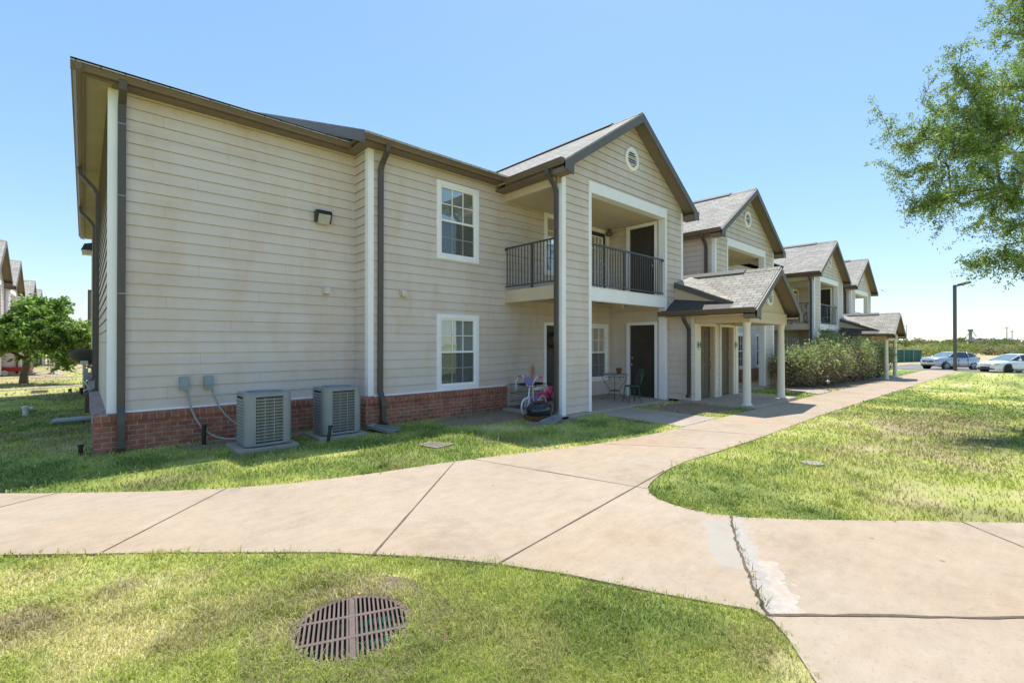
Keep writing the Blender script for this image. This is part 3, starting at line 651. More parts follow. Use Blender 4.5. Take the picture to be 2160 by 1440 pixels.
    sl = m.build('entry_slab', M['slab'], root, T, bevel=.01)
    return T
def back_wall(root, T, nr):
    ops = [(.90+.54, .90+1.55, .0, 2.24), (3.25, 4.30, .5, 2.2), (1.47, 2.57, 3.54, 5.2), (3.40, 4.36, 2.9, 5.1)]
    m = MB(); siding(m, (-2.7, 8.77, .06), X_, -Y_, 4.48, .06, 5.24, [(1.49, 2.40, 0, 2.15), (3.25, 4.27, .55, 2.15), (1.50, 2.55, 3.58, 5.16), (3.43, 4.30, 2.9, 5.06)])
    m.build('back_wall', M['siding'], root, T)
    w1 = door(root, (-1.26, 8.77, .05), X_, -Y_, 1.00, 2.17, T, 'door', .05)
    window(root, (.50, 8.77, .48), X_, -Y_, 1.15, 1.76, T, nr == 0)
    window(root, (-1.25, 8.77, 3.50), X_, -Y_, 1.16, 1.74, T, nr == 0)
    door(root, (.68, 8.77, 2.96), X_, -Y_, 1.00, 2.19, T, 'door', .05, glazed=True)
# ------------------------------------------------------------------ building A (the near one)
A = thing('apartment_building', 'large two-storey beige lap-sided apartment building with red brick base filling the middle of the photo', 'building', (7, 14, 0))
Y1, Y2, X0 = 9.38, 8.77, .28
m = MB(); siding(m, (X0, Y1, .58), X_, -Y_, 3.89, .58, 5.54); siding(m, (X0, 23.3, .58), -Y_, -X_, 13.92, .58, 5.54)
siding(m, (4.17, Y1, .58), -Y_, -X_, .61, .58, 5.54)
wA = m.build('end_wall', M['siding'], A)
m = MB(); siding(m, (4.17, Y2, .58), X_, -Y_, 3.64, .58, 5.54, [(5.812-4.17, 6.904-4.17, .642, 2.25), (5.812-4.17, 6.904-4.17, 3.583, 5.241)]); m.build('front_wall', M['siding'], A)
for z, h in ((.592, 1.708), (3.533, 1.758)): window(A, (5.762, Y2, z), X_, -Y_, 1.192, h)
m = MB(); m.box(.6, 39, 9.7, 23.0, 0, 5.5); m.box(4.5, 7.6, 9.1, 9.7, 0, 5.5); m.box(20.9, 26.3, 9.1, 9.7, 0, 5.4); m.build('hidden_core', M['dark'], A)  # unseen solid boxes inside the building, added to block light
m = MB()   # white corner boards and the ledge over the brick
m.box(X0-.022, X0+.11, Y1-.03, Y1-.001, .59, 5.53); m.box(X0-.022, X0-.001, Y1, Y1+.12, .59, 5.53)
m.box(4.148, 4.27, Y2-.03, Y2-.001, .59, 5.53); m.box(4.148, 4.169, Y2, Y2+.11, .59, 5.53)
m.box(X0-.03, 4.02, Y1-.04, Y1-.0305, .572, .60); m.box(X0+.12, 4.16, Y1-.0295, Y1+.01, .572, .60); m.box(4.28, 7.79, Y2-.04, Y2+.01, .572, .60)
m.build('corner_trim', M['white'], A, bevel=.003)
m = MB(); m.box(.11, 4.06, 9.268, 9.40, -.1, .455); m.box(.11, .24, 9.40, 23.4, -.1, .455); m.box(4.06, 4.18, 8.66, 9.27, -.1, .455); m.box(4.18, 7.78, 8.66, 8.79, -.1, .455)
bb = m.build('brick_base', M['brick'], A)
m = MB()   # rowlock course, top sloping out
def rowl(a, b, out, w=.115, T=None):
    a, b, out = Vector(a), Vector(b), Vector(out); pr = [(w-.0, 0), (-.022, 0), (-.022, .098), (w-.0, .128)]
    m.prism([a-out*x+Z_*z for x, z in pr], b-a)
rowl((.10, 9.268, .456), (4.04, 9.268, .456), -Y_, .13); rowl((4.04, 8.66, .456), (7.785, 8.66, .456), -Y_, .13)
m.build('rowlock_course', M['rowlock'], bb)
m = MB(); rowl((.11, 23.4, .4565), (.11, 9.25, .4565), -X_, .17); rowl((4.06, 9.24, .4565), (4.06, 8.66, .4565), -X_, .11); m.build('brick_ledge', M['cap'], bb)
m = MB(); P = .41
zE = 5.665; XL, YFr, YBk = -.155, 8.975, 23.7; XR = 3.92
h = XR-XL; q = .045
def quad(*p): m.prism([Vector(x) for x in p], (0, 0, -q))
quad((XL, YFr, zE), (XR, YFr, zE), (XR, YFr+h, zE+P*h)); quad((XL, YBk, zE), (XL, YFr, zE), (XR, YFr+h, zE+P*h), (XR, YBk-h, zE+P*h)); quad((XR, YBk, zE), (XL, YBk, zE), (XR, YBk-h, zE+P*h))
quad((3.88, 8.33, zE), (40.2, 8.33, zE), (40.2, 16.3, zE+P*7.97), (3.88, 16.3, zE+P*7.97)); quad((3.88, 16.3, zE+P*7.97), (40.2, 16.3, zE+P*7.97), (40.2, 24.27, zE), (3.88, 24.27, zE))
rA = m.build('main_roof', M['shingle'], A)
m = MB()   # grey-blue rake board of the stepped-up roof
for s in (1, -1):
    ya, yb = (8.30, 16.3) if s == 1 else (24.3, 16.3); zb = zE+P*7.97
    m.prism([(3.845, ya, zE-.03), (3.845, yb, zb-.03), (3.845, yb, zb-.25), (3.845, ya, zE-.25)], (.033, 0, 0))
m.build('rake_board', M['rake'], rA)
m = MB(); m.prism([(4.10, 9.0, zE-.1), (4.10, 16.3, zE+P*7.6), (4.10, 23.6, zE-.1)], (.04, 0, 0)); m.build('gable_panel', M['tan'], rA)
m = MB(); m.box(3.88, 4.10, 8.35, 16, 5.60, 5.62); m.build('rake_soffit', M['darksoffit'], rA)
m = MB()
gutter(m, (XL, 9.10, 5.66), (3.93, 9.10, 5.66), -Y_); gutter(m, (-.03, 8.98, 5.659), (-.03, 23.72, 5.659), -X_); gutter(m, (3.86, 8.46, 5.66), (7.44, 8.46, 5.66), -Y_)
gutter(m, (21.2, 8.46, 5.44), (26.0, 8.46, 5.44), -Y_)
m.box(-.029, 3.93, 9.101, 9.13, 5.50, 5.655); m.box(-.029, -.005, 9.131, 23.7, 5.50, 5.655); m.box(3.87, 7.43, 8.461, 8.49, 5.50, 5.655)
m.build('gutter', M['brown'], rA)
m = MB(); m.box(0.0, 3.92, 9.131, 9.40, 5.535, 5.55); m.box(3.93, 7.75, 8.491, 8.79, 5.535, 5.55); m.box(3.93, 4.17, 8.792, 9.39, 5.533, 5.55); m.build('eave_soffit', M['darksoffit'], rA)
m = MB(); m.box(-.004, .30, 9.40, 23.6, 5.53, 5.545); m.box(-.004, .30, 9.131, 9.399, 5.529, 5.5345); m.build('eave_soffit', M['soffit'], rA)
# far front wall section, end wall
TF = TR(0, 0, -.14)@Matrix.Diagonal((1, 1, .975, 1))
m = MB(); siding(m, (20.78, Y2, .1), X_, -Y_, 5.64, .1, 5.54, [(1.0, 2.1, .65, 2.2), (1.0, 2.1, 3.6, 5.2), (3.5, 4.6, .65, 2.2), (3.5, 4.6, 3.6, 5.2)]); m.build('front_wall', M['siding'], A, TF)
for x in (21.73, 24.23):
    for z, h in ((.592, 1.708), (3.533, 1.758)): window(A, (x, Y2, z), X_, -Y_, 1.192, h, TF, False)
m = MB(); m.box(20.8, 26.3, 8.66, 8.78, -.4, .57); m.build('brick_base', M['brick'], A, TF)
m = MB(); siding(m, (39.3, 9.0, -.4), Y_, X_, 14.3, -.4, 5.4); siding(m, (39.2, 23.3, -.4), -X_, Y_, 39, -.4, 5.5); m.build('rear_wall', M['siding'], A)
# downspouts
D1 = .42
downspout(A, [(D1, 9.04, 5.56), (D1, 9.06, 5.45), (D1, 9.31, 5.32), (D1, 9.325, 5.2), (D1, 9.325, .68), (D1, 9.22, .52), (D1, 9.205, .42), (D1, 9.205, .12), (D1+.0, 9.10, .05)], X_, w=.10, dpt=.075)
D2 = 4.40
downspout(A, [(D2, 8.40, 5.56), (D2, 8.42, 5.44), (D2, 8.64, 5.24), (D2, 8.70, 5.14), (D2, 8.715, .68), (D2, 8.60, .50), (D2, 8.58, .40), (D2, 8.58, .12), (D2, 8.49, .05)], X_, w=.10, dpt=.075)
for y in (14.1, 18.2):
    downspout(A, [(-.09, y, 5.55), (-.07, y, 5.40), (.15, y, 5.14), (.215, y, 5.0), (.215, y, .62), (.06, y, .5), (.05, y, .1)], Y_, w=.10, dpt=.075)
m = MB()
for z in (5.0, 3.9, 2.4): m.box(D1-.055, D1+.055, 9.285, 9.289, z, z+.012); m.box(D2-.055, D2+.055, 8.674, 8.678, z-.2, z-.188)
m.build('downspout_strap', M['galv'], A)
# wall fixtures
m = MB(); cx, cz = 3.47, 4.13
m.prism([(cx-.15, Y1-.02, cz+.12), (cx-.15, Y1-.02, cz-.10), (cx-.15, Y1-.11, cz-.12), (cx-.15, Y1-.19, cz+.05), (cx-.15, Y1-.16, cz+.12)], (.30, 0, 0))
lt = m.build('wall_pack_light', M['black'], A, bevel=.01)
m = MB(); m.prism([(cx-.115, Y1-.117, cz-.11), (cx-.115, Y1-.20, cz+.03), (cx-.115, Y1-.19, cz+.035), (cx-.115, Y1-.10, cz-.105)], (.23, 0, 0)); m.prism([(cx-.11, Y1-.04, cz-.13), (cx-.11, Y1-.11, cz-.14), (cx-.11, Y1-.16, cz-.05), (cx-.11, Y1-.05, cz-.09)], (.22, 0, 0)); m.build('lens', M['lamp_lens'], lt)
m = MB(); m.prism([(.2, 21.0, 5.0), (.0, 21.0, 4.95), (-.08, 21.0, 4.75), (.2, 21.0, 4.75)], (0, .35, 0)); l2 = m.build('wall_pack_light', M['black'], A)
m = MB(); m.box(-.06, .18, 21.02, 21.33, 4.60, 4.748); m.build('lens', M['lamp_lens'], l2)
for x, y in ((3.56, Y1), (4.93, Y2)):
    m = MB(); m.prism([(x-.075, y-.01, 2.78), (x+.075, y-.01, 2.78), (x+.075, y-.01, 2.62), (x-.075, y-.01, 2.62)], (0, -.03, 0)); m.prism([(x-.06, y-.04, 2.77), (x-.06, y-.04, 2.64), (x-.06, y-.11, 2.62), (x-.06, y-.09, 2.75)], (.12, 0, 0)); m.build('dryer_vent', M['siding'], A, bevel=.006)
for i, (x, pts) in enumerate(((1.22, [(1.26, 9.30, .86), (1.30, 9.22, .55), (1.42, 9.10, .25), (1.62, 8.98, .08), (1.85, 8.78, .06), (2.1, 8.62, .09)]), (1.56, [(1.61, 9.30, .86), (1.67, 9.22, .6), (1.85, 9.12, .32), (2.1, 9.03, .16), (2.35, 8.85, .13), (2.45, 8.6, .15)]))):
    m = MB(); m.box(x-.065, x+.065, 9.27, 9.362, .88, 1.09); m.box(x-.058, x+.058, 9.258, 9.269, .93, 1.082); eb = m.build('disconnect_box', M['greybox'], A, bevel=.006)
    P_ = []; 
    for k in range(len(pts)-1):
        for t in (0, .5): P_.append(Vector(pts[k]).lerp(Vector(pts[k+1]), t))
    P_.append(Vector(pts[-1])); P_ = [P_[0]]+[(P_[k-1]+P_[k]*2+P_[k+1])/4 for k in range(1, len(P_)-1)]+[P_[-1]]
    m = MB(); m.tube(P_, .016, 8); m.build('conduit', M['conduit'], eb, smooth=True)
m = MB(); m.box(.0, .10, 19.6, 20.0, .50, .85); m.build('meter_box', M['galv'], A)
m = MB(); m.tube([(.1, 15, .6), (.02, 14.6, .75), (.08, 14.3, .62), (0, 14.5, .55), (.12, 14.9, .58)], .012, 6); m.build('cable_coil', M['whiteplastic'], A)
BL = [(10.48, 1, 0, 1.0), (18.1, -1, -.09, .983), (29.1, 1, -.25, .967), (36.5, -1, -.36, .975)]
for i, (xc, mir, b, zs) in enumerate(BL):
    T = block(A, I4, xc, mir, b, zs, i, light=i > 1); back_wall(A, T, i)
bay(A, I4, 13.9, 0, 1.0, 14.3, 2.3, ('40', '36'))
bay(A, I4, 32.4, -.30, .965, 32.8, 2.1)
m = MB(); m.box(7.62, 12.25, 6.74, 8.9, -.15, .045); m.box(7.62, 7.9, 6.74, 6.84, -.15, .044); m.build('patio_slab', M['slab'], A, bevel=.012)
m = MB(); m.box(16.2, 20.9, 6.70, 8.9, -.25, -.05); m.build('patio_slab', M['slab'], A)
m = MB(); m.box(13.1, 15.5, 7.0, 9.7, 0, 2.3); m.build('hidden_core', M['tan'], A)

# ------------------------------------------------------------------ building B (far left)
B = thing('apartment_building', 'distant beige apartment building at the far left behind the round green tree', 'building', (-8, 50, -.4))
TB = Matrix(((0, -1, 0, 3.36), (1, 0, 0, 0), (0, 0, 1, 0), (0, 0, 0, 1)))
for xc, mir in ((37.3, 1), (45.2, -1), (57.8, 1), (66.2, -1)):
    T = block(B, TB, xc, mir, g(-4, xc), .99, 3, light=True); back_wall(B, T, 3)
bay(B, TB, 41.1, g(-4, 41), .99, 41.3, 2.6); bay(B, TB, 61.8, g(-4, 60), .99, 62, 3.1)
m = MB()
for a, b in ((28, 34.62), (47.88, 55.12), (68.88, 76)): siding(m, (a, Y2, -.4), X_, -Y_, b-a, -.4, 5.3)
siding(m, (76, Y2, -.4), Y_, X_, 14, -.4, 5.3); m.build('front_wall', M['siding'], B, TB)
m = MB(); m.box(28.2, 75.8, 9.6, 22.5, -.5, 5.2); m.build('hidden_core', M['dark'], B, TB)  # unseen solid box added inside the shell to keep light out
m = MB(); m.prism([(27.6, 8.33, 5.25), (76.4, 8.33, 5.25), (76.4, 16, 8.3), (27.6, 16, 8.3)], (0, 0, -.05)); m.prism([(27.6, 16, 8.3), (76.4, 16, 8.3), (76.4, 23.8, 5.25), (27.6, 23.8, 5.25)], (0, 0, -.05)); m.build('main_roof', M['shingle'], B, TB)

# ------------------------------------------------------------------ ground, paths
CONC = [(-5.2, 11.7), (-3.2, 9.85), (-1.6, 8.4), (-.67, 7.55), (-.36, 7.27), (.48, 6.57), (.9, 6.27), (1.29, 6.03), (1.75, 5.80), (2.2, 5.66), (2.8, 5.50), (3.4, 5.40), (4.2, 5.22), (5.22, 4.93), (5.9, 4.74), (6.61, 4.6), (7.5, 4.5), (8.4, 4.45), (12, 4.44),
        (12, 3.08), (11.29, 3.07), (8.6, 3.06), (7.2, 3.1), (6.24, 3.15), (5.7, 3.12), (5.3, 3.05), (5.0, 2.97), (4.75, 2.88), (4.58, 2.76), (4.47, 2.6), (4.42, 2.4), (4.42, 2.2), (4.46, 2.02), (4.6, 1.76), (4.96, 1.35), (5.58, .75), (6.34, -.02), (8, -1.7), (11, -4.8),
        (8, -8), (3, -3.5), (1.4, -1.0), (1.9, -.1), (2.3, .35), (2.63, .68), (2.91, .89), (3.02, 1.0), (3.05, 1.12), (2.98, 1.25), (2.8, 1.6), (2.55, 2.17), (2.28, 2.64), (1.95, 3.09), (1.44, 3.67), (.62, 4.42), (-.47, 5.36), (-2, 6.7), (-3.6, 8.15), (-5.8, 10.4)]
WALK = [(8.84, 6.735), (8.72, 5.6), (8.69, 4.46), (10.28, 4.46), (10.29, 6.735)]
def along(pts, wdt):
    P_ = [Vector((*p, 0)) for p in pts]; L, R_ = [], []
    for i, p in enumerate(P_):
        d = (P_[min(i+1, len(P_)-1)]-P_[max(i-1, 0)]).normalized(); n = Vector((-d.y, d.x, 0)); L.append(p+n*wdt/2); R_.append(p-n*wdt/2)
    return [(v.x, v.y) for v in L+R_[::-1]]
def strip(name, pts, wdt, mat, lift=.012, kind='structure'):
    P_ = along(pts, wdt); n = len(pts); m = MB()
    for i in range(n-1):
        q = [P_[i], P_[i+1], P_[2*n-2-i], P_[2*n-1-i]]; m.face(*[(x, y, g(x, y)+lift) for x, y in q[::-1]])
        m.face(*[(x, y, g(x, y)+lift-d) for (x, y), d in ((P_[2*n-2-i], 0), (P_[2*n-2-i], .1), (P_[2*n-1-i], .1), (P_[2*n-1-i], 0))])
    o = m.build(name, mat); tag(o, kind=kind); return o
m = MB(); m.prism([(x, y, .008) for x, y in CONC], (0, 0, -.1)); tag(m.build('sidewalk', M['concrete']), kind='structure')
XS = [12, 18, 24, 30, 36, 42, 48, 51.2]
m = MB()
for a, b in zip(XS, XS[1:]): m.prism([(a+.004, 3.08+.005*(a-12), g(a, 0)+.008), (b, 3.08+.005*(b-12), g(b, 0)+.008), (b, 4.44+.02*(b-12), g(b, 0)+.008), (a+.004, 4.44+.02*(a-12), g(a, 0)+.008)], (0, 0, -.1))
tag(m.build('sidewalk', M['concrete']), kind='structure')
m = MB(); m.prism([(x, y, .004) for x, y in WALK], (0, 0, -.1)); m.prism([(12.30, 4.49, .014), (12.30, 4.446, .014), (15.7, 4.49, -.03), (15.7, 4.49, -.03)], (0, 0, -.05))
m.prism([(20.9-.9, 6.69, -.09), (18.3, 4.6, -.075), (19.9, 4.6, -.09), (21.5, 6.0, -.11), (23.6, 6.5, -.14), (23.6, 7.4, -.14), (20.9, 7.4, -.09)], (0, 0, -.1)); tag(m.build('patio_path', M['slab']), kind='structure')
strip('path', [(-12, 20.5), (-6, 23.9), (-2.3, 25.9), (-.09, 27.1), (6, 30), (12, 31)], 1.1, M['concrete'])
strip('path', [(-3.1, 36.4), (-1.5, 35.9), (.27, 35.4), (8, 33)], 1.0, M['concrete'])
strip('path', [(-2.6, 37.5), (-1.4, 38.2), (-1.4, 44), (2, 46), (10, 46)], 1.1, M['concrete'])
m = MB()
def joint(a, b, wd=.014, z=.0122, n=8, jit=.0):
    a, b = Vector((*a, z)), Vector((*b, z)); d = (b-a).normalized(); nn = Vector((-d.y, d.x, 0)); prev = None
    for k in range(n+1):
        p = a.lerp(b, k/n)+nn*random.uniform(-jit, jit); w2 = wd*(1+random.uniform(-.4, .5)*(jit > 0 or 1))/2; c = (p-nn*w2, p+nn*w2)
        if prev: m.face(prev[0], c[0], c[1], prev[1])
        prev = c
joint((3.79, 5.30), (1.66, 3.40), .016); joint((4.05, 5.27), (6.1/1.3, 2.84), .012); joint((5.5, 3.1), (2.27, 2.63), .014); joint((1.2, 6.08), (.11, 4.88), .010); joint((-.2, 7.14), (-1.6, 6.35), .009)
joint((6.2, 4.68), (7.3, 3.09), .009); joint((8.35, 4.45), (8.95, 3.06), .012); joint((9.95, 4.44), (10.6, 3.07), .007); joint((5.95, .37), (4.7, -.9), .011)
joint((3.04, 1.05), (5.4, -1.22), .02, jit=.008, n=24); joint((8.69, 4.5), (10.28, 4.5), .01, .0082)
P0, P1 = Vector((4.53, 1.86, .0122)), Vector((3.06, 1.05, .0122)); d = (P1-P0).normalized(); nn = Vector((-d.y, d.x, 0)); prev = None
for k in range(41):
    p = P0.lerp(P1, k/40)+nn*(random.uniform(-.010, .010)-.03*math.sin(k/40*math.pi)); w2 = random.uniform(.004, .014); c = (p-nn*w2, p+nn*w2)
    if prev: m.face(prev[0], c[0], c[1], prev[1])
    prev = c
for x in range(14, 50, 2): joint((x, 3.10+.005*(x-12)), (x+.3, 4.42+.02*(x-12)), .012, g(x, 0)+.0122, 1)
tag(m.build('sidewalk_joints', M['joint'], fixn=False), kind='structure')
# ground sheet with colour attribute
def vnoise(x, y, s, seed):
    r = np.random.default_rng(seed); T = r.random((64, 64)); x = np.asarray(x)/s+seed*3.7; y = np.asarray(y)/s+seed*1.3
    xi = np.floor(x).astype(int); yi = np.floor(y).astype(int); fx = x-xi; fy = y-yi; fx = fx*fx*(3-2*fx); fy = fy*fy*(3-2*fy)
    a = T[xi % 64, yi % 64]; b = T[(xi+1) % 64, yi % 64]; c = T[xi % 64, (yi+1) % 64]; d_ = T[(xi+1) % 64, (yi+1) % 64]
    return (a*(1-fx)+b*fx)*(1-fy)+(c*(1-fx)+d_*fx)*fy
def fbm(x, y, s, seed, o=3): 
    v = 0; t = 0
    for k in range(o): v = v+vnoise(x, y, s/2**k, seed+k)*.55**k; t += .55**k
    return v/t
def sstep(v, a, b): t = np.clip((v-a)/(b-a), 0, 1); return t*t*(3-2*t)
C_G, C_YG, C_ST, C_BR = np.array((.18, .24, .055)), np.array((.46, .48, .13)), np.array((.70, .60, .32)), np.array((.27, .205, .125))
def lawncol(x, y):
    x = np.asarray(x, float); y = np.asarray(y, float); f = fbm(x, y, 1.6, 3, 4); h = fbm(x, y, .5, 11, 3); k = fbm(x, y, 4.5, 21, 3)
    shade = ((y > 5.2) & (x > -4) & (x < 14)) | ((x > 12) & (y > 4.6))          # lusher strip by the building
    right = sstep(x-y*.35, 5.5, 8.0)*(y < 3.2)
    gs = lambda cx, cy, r: np.exp(-((x-cx)**2+(y-cy)**2)/(r*r))
    dry = f*.55+h*.32+k*.30-.03*right-.05*shade-.03-.16*gs(2.2, 1.7, .9)-.12*gs(5.0, 1.9, .7)+.20*gs(.1, 3.6, .9)+.16*gs(1.5, 2.95, .35)
    c = C_G+(C_YG-C_G)*sstep(dry, .40, .58)[..., None]; c = c+(C_ST-c)*(sstep(dry, .58, .74)*.9)[..., None]
    br = sstep(fbm(x, y, 1.1, 33, 4), .56, .70)*sstep(k, .45, .6)
    spot = np.exp(-(((x-12.5)/4.5)**2+((y-1.1)/1.1)**2))+np.exp(-(((x+.15)/.45)**2+((y-4.05)/.28)**2))+.9*np.exp(-(((x+.4)/.9)**2+((y-11.6)/1.2)**2))
    br = np.clip(br*.6+1.3*spot*sstep(h, .34, .52), 0, 1); c = c+(C_BR-c)*(br*.75)[..., None]
    far = sstep(x, 51, 56)*sstep(y, -60, -50)+sstep(y, 56, 66); tan = np.array((.50, .40, .22))
    mid = sstep(y, 19, 23)*sstep(fbm(x, y, 4, 41, 3), .35, .6)*.75; c = c+(tan*.95-c)*mid[..., None]
    c = c+(tan-c)*np.clip(far, 0, 1)[..., None]
    drt = np.zeros_like(x)
    for cx, cy, rx, ry in ((11.6, 5.6, 1.5, .8), (6.6, 8.0, 1.3, .75), (7.3, 6.7, .8, .3), (2.2, 8.9, 1.2, .35), (25.5, 5.6, 7, 1.0)): drt = np.maximum(drt, 1-sstep(((x-cx)/rx)**2+((y-cy)/ry)**2, .7, 1.25))
    drt = drt*sstep(h+.25, .3, .5); c = c+(np.array((.33, .25, .175))-c)*drt[..., None]
    return c, drt
def lines(lo, f0, f1, hi, st, n): return np.unique(np.concatenate([lo+(f0-lo)*(1-np.linspace(1, 0, n)**3), np.arange(f0, f1, st), f1+(hi-f1)*np.linspace(0, 1, n)**3]))
gx = lines(-400, -6, 24, 1500, .12, 34); gy = lines(-900, -4, 22, 1300, .12, 34)
GX, GY = np.meshgrid(gx, gy, indexing='ij'); GZ = G(GX, GY)+(vnoise(GX, GY, .6, 5)-.5)*.02*((GX < 26) & (GY < 24))*np.clip(np.hypot(GX-1.165, GY-2.655)-.5, 0, 1)
V = np.stack([GX, GY, GZ-.008], -1).reshape(-1, 3); nx, ny = len(gx), len(gy)
I = (np.arange(nx-1)[:, None]*ny+np.arange(ny-1)[None]).ravel(); F = np.stack([I, I+ny, I+ny+1, I+1], 1)
# leave a hole over the round drain
DC = (1.165, 2.655); DR = .325
cc, _ = lawncol(GX, GY)
fc = V[F].mean(1); keep = np.hypot(fc[:, 0]-DC[0], fc[:, 1]-DC[1]) > .42
tag(raw_mesh('ground', V, F[keep], M['ground'], col=cc.reshape(-1, 3)), kind='structure')
# parking lot with kerb
m = MB(); m.prism([(51.6, 9, g(52, 0)+.012), (51.6, -60, g(52, 0)+.012), (75, -60, g(75, 0)+.012), (75, 9, g(75, 0)+.012)], (0, 0, -.05)); tag(m.build('parking_lot', M['asphalt']), kind='structure')
m = MB(); m.box(51.3, 51.58, -60, 9, g(52, 0)-.1, g(52, 0)+.06); tag(m.build('kerb', M['kerb']), kind='structure')

# grass blades
def inpoly(x, y, poly):
    c = np.zeros(len(x), bool); n = len(poly)
    for i in range(n):
        x0, y0 = poly[i]; x1, y1 = poly[(i+1) % n]
        if y0 == y1: continue
        k = ((y0 > y) != (y1 > y)) & (x < (x1-x0)*(y-y0)/(y1-y0)+x0); c ^= k
    return c
def shrink_ok(x, y):
    jx = x+RNG.normal(0, .026, len(x)); jy = y+RNG.normal(0, .026, len(x))
    bad = inpoly(jx, jy, CONC) | inpoly(jx, jy, WALK) | ((jx > 12) & (jx < 51) & (jy > 3.08+.005*(jx-12)) & (jy < 4.44+.02*(jx-12)))
    for x0, x1, y0, y1 in ((.1, 4.1, 9.25, 40), (4.0, 7.8, 8.64, 40), (7.6, 12.3, 6.72, 40), (12.25, 15.7, 4.5, 40), (15.4, 60, 6.7, 40), (1.62, 2.56, 7.75, 8.66), (2.84, 3.75, 7.86, 8.75), (3.85, 4.35, 7.8, 8.4), (51.2, 76, -60, 9)): bad |= (jx > x0) & (jx < x1) & (jy > y0) & (jy < y1)
    bad |= np.hypot(jx-DC[0], jy-DC[1]) < .335
    bad |= inpoly(jx, jy, [(3.96, 6.6), (4.26, 6.69), (4.51, 6.26), (4.05, 6.16)])
    return ~bad
def bare(x, y): return sstep(fbm(x, y, .9, 91, 4), .62, .70)*.75+np.exp(-(((x-1.62)/.22)**2+((y-2.95)/.16)**2))*.8
def blades(N, r0, r1, hgt, wid, seed, clumps=0):
    if clumps: k_ = max(1, N//clumps)
    r = r0*(r1/r0)**RNG.random(k_ if clumps else N); a = rad(YAW)+RNG.uniform(rad(-61), rad(56), len(r)); x = r*np.cos(a); y = r*np.sin(a)
    if clumps: x = np.repeat(x, clumps)+RNG.normal(0, .035, k_*clumps); y = np.repeat(y, clumps)+RNG.normal(0, .035, k_*clumps); r = np.repeat(r, clumps)
    ok = shrink_ok(x, y); x, y, r = x[ok], y[ok], r[ok]
    c, drt = lawncol(x, y); k = RNG.random(len(x)) > np.maximum(drt, bare(x, y))*.93; x, y, r, c = x[k], y[k], r[k], c[k]; n = len(x)
    lush = fbm(x, y, .5, 77, 3); h = hgt*(.55+.9*lush)*RNG.uniform(.5, 1.4, n)*(1+.25*(r > 6)); wd = wid*(r/3).clip(.8, 8)*RNG.uniform(.7, 1.4, n)
    t = RNG.uniform(0, 2*math.pi, n); lean = h*RNG.uniform(.2, 1.5, n); tx, ty = np.cos(t), np.sin(t); ta = t+RNG.normal(0, .9, n)+1.57
    z = G(x, y)-.008; b0 = np.stack([x-np.cos(ta)*wd/2, y-np.sin(ta)*wd/2, z], 1); b1 = np.stack([x+np.cos(ta)*wd/2, y+np.sin(ta)*wd/2, z], 1)
    mid = np.stack([x+tx*lean*.35, y+ty*lean*.35, z+h*.7], 1); e = np.stack([np.cos(ta)*wd*.38, np.sin(ta)*wd*.38, 0*x], 1)
    tip = np.stack([x+tx*lean, y+ty*lean, z+h*RNG.uniform(.7, 1.0, n)], 1)
    V = np.stack([b0, b1, mid+e, mid-e, tip], 1).reshape(-1, 3); b = (np.arange(n)*5)[:, None]
    F4 = b+np.array([0, 1, 2, 3]); F3 = b+np.array([3, 2, 4])
    u = RNG.random(n); col = c*RNG.uniform(.75, 1.35, n)[:, None]; st = u < .10; col[st] = np.array((.55, .48, .26))*RNG.uniform(.7, 1.2, st.sum())[:, None]
    gr = (u > .8); col[gr] = col[gr]*.4+C_G*.75*RNG.uniform(.8, 1.5, gr.sum())[:, None]
    return V, F4, F3, np.repeat(col, 5, 0)
def grass_obj(parts):
    V = np.concatenate([p[0] for p in parts]); off = np.cumsum([0]+[len(p[0]) for p in parts[:-1]])
    T3 = np.concatenate([np.concatenate([p[1][:, [0, 1, 2]], p[1][:, [0, 2, 3]], p[2]])+o for p, o in zip(parts, off)]); C_ = np.concatenate([p[3] for p in parts])
    o = raw_mesh('lawn_grass', V, T3, M['grass'], col=C_, nverts=3); return tag(o, 'short patchy green and straw-coloured lawn grass around the sidewalks', 'grass', kind='stuff')
grass_obj([blades(240000, 1.9, 5.5, .032, .0042, 1), blades(145000, 5.5, 22, .036, .0042, 2), blades(15000, 22, 48, .05, .005, 3), blades(7000, 1.9, 9, .075, .0035, 4), blades(30000, 1.9, 6, .013, .006, 6), blades(12000, 1.9, 6.5, .050, .005, 7, 70)])

# ------------------------------------------------------------------ things on the ground
def pix(px, py, z=0.0):
    # photo pixel (2160 wide) -> point on the sloping ground, used only to read off real positions
    f = 983.7; y = rad(YAW); Fd = Vector((math.cos(y), math.sin(y), math.tan(rad(PITCH)))); Rd = Vector((math.sin(y), -math.cos(y), 0))
    d = Fd+Rd*(px-1080)/f+Z_*(718.2-py)/f; zz = z
    for _ in range(40):
        t = (zz-1.65)/d.z; p = Vector((0, 0, 1.65))+d*t; zz = .5*zz+.5*(g(p.x, p.y)+z)
    return p
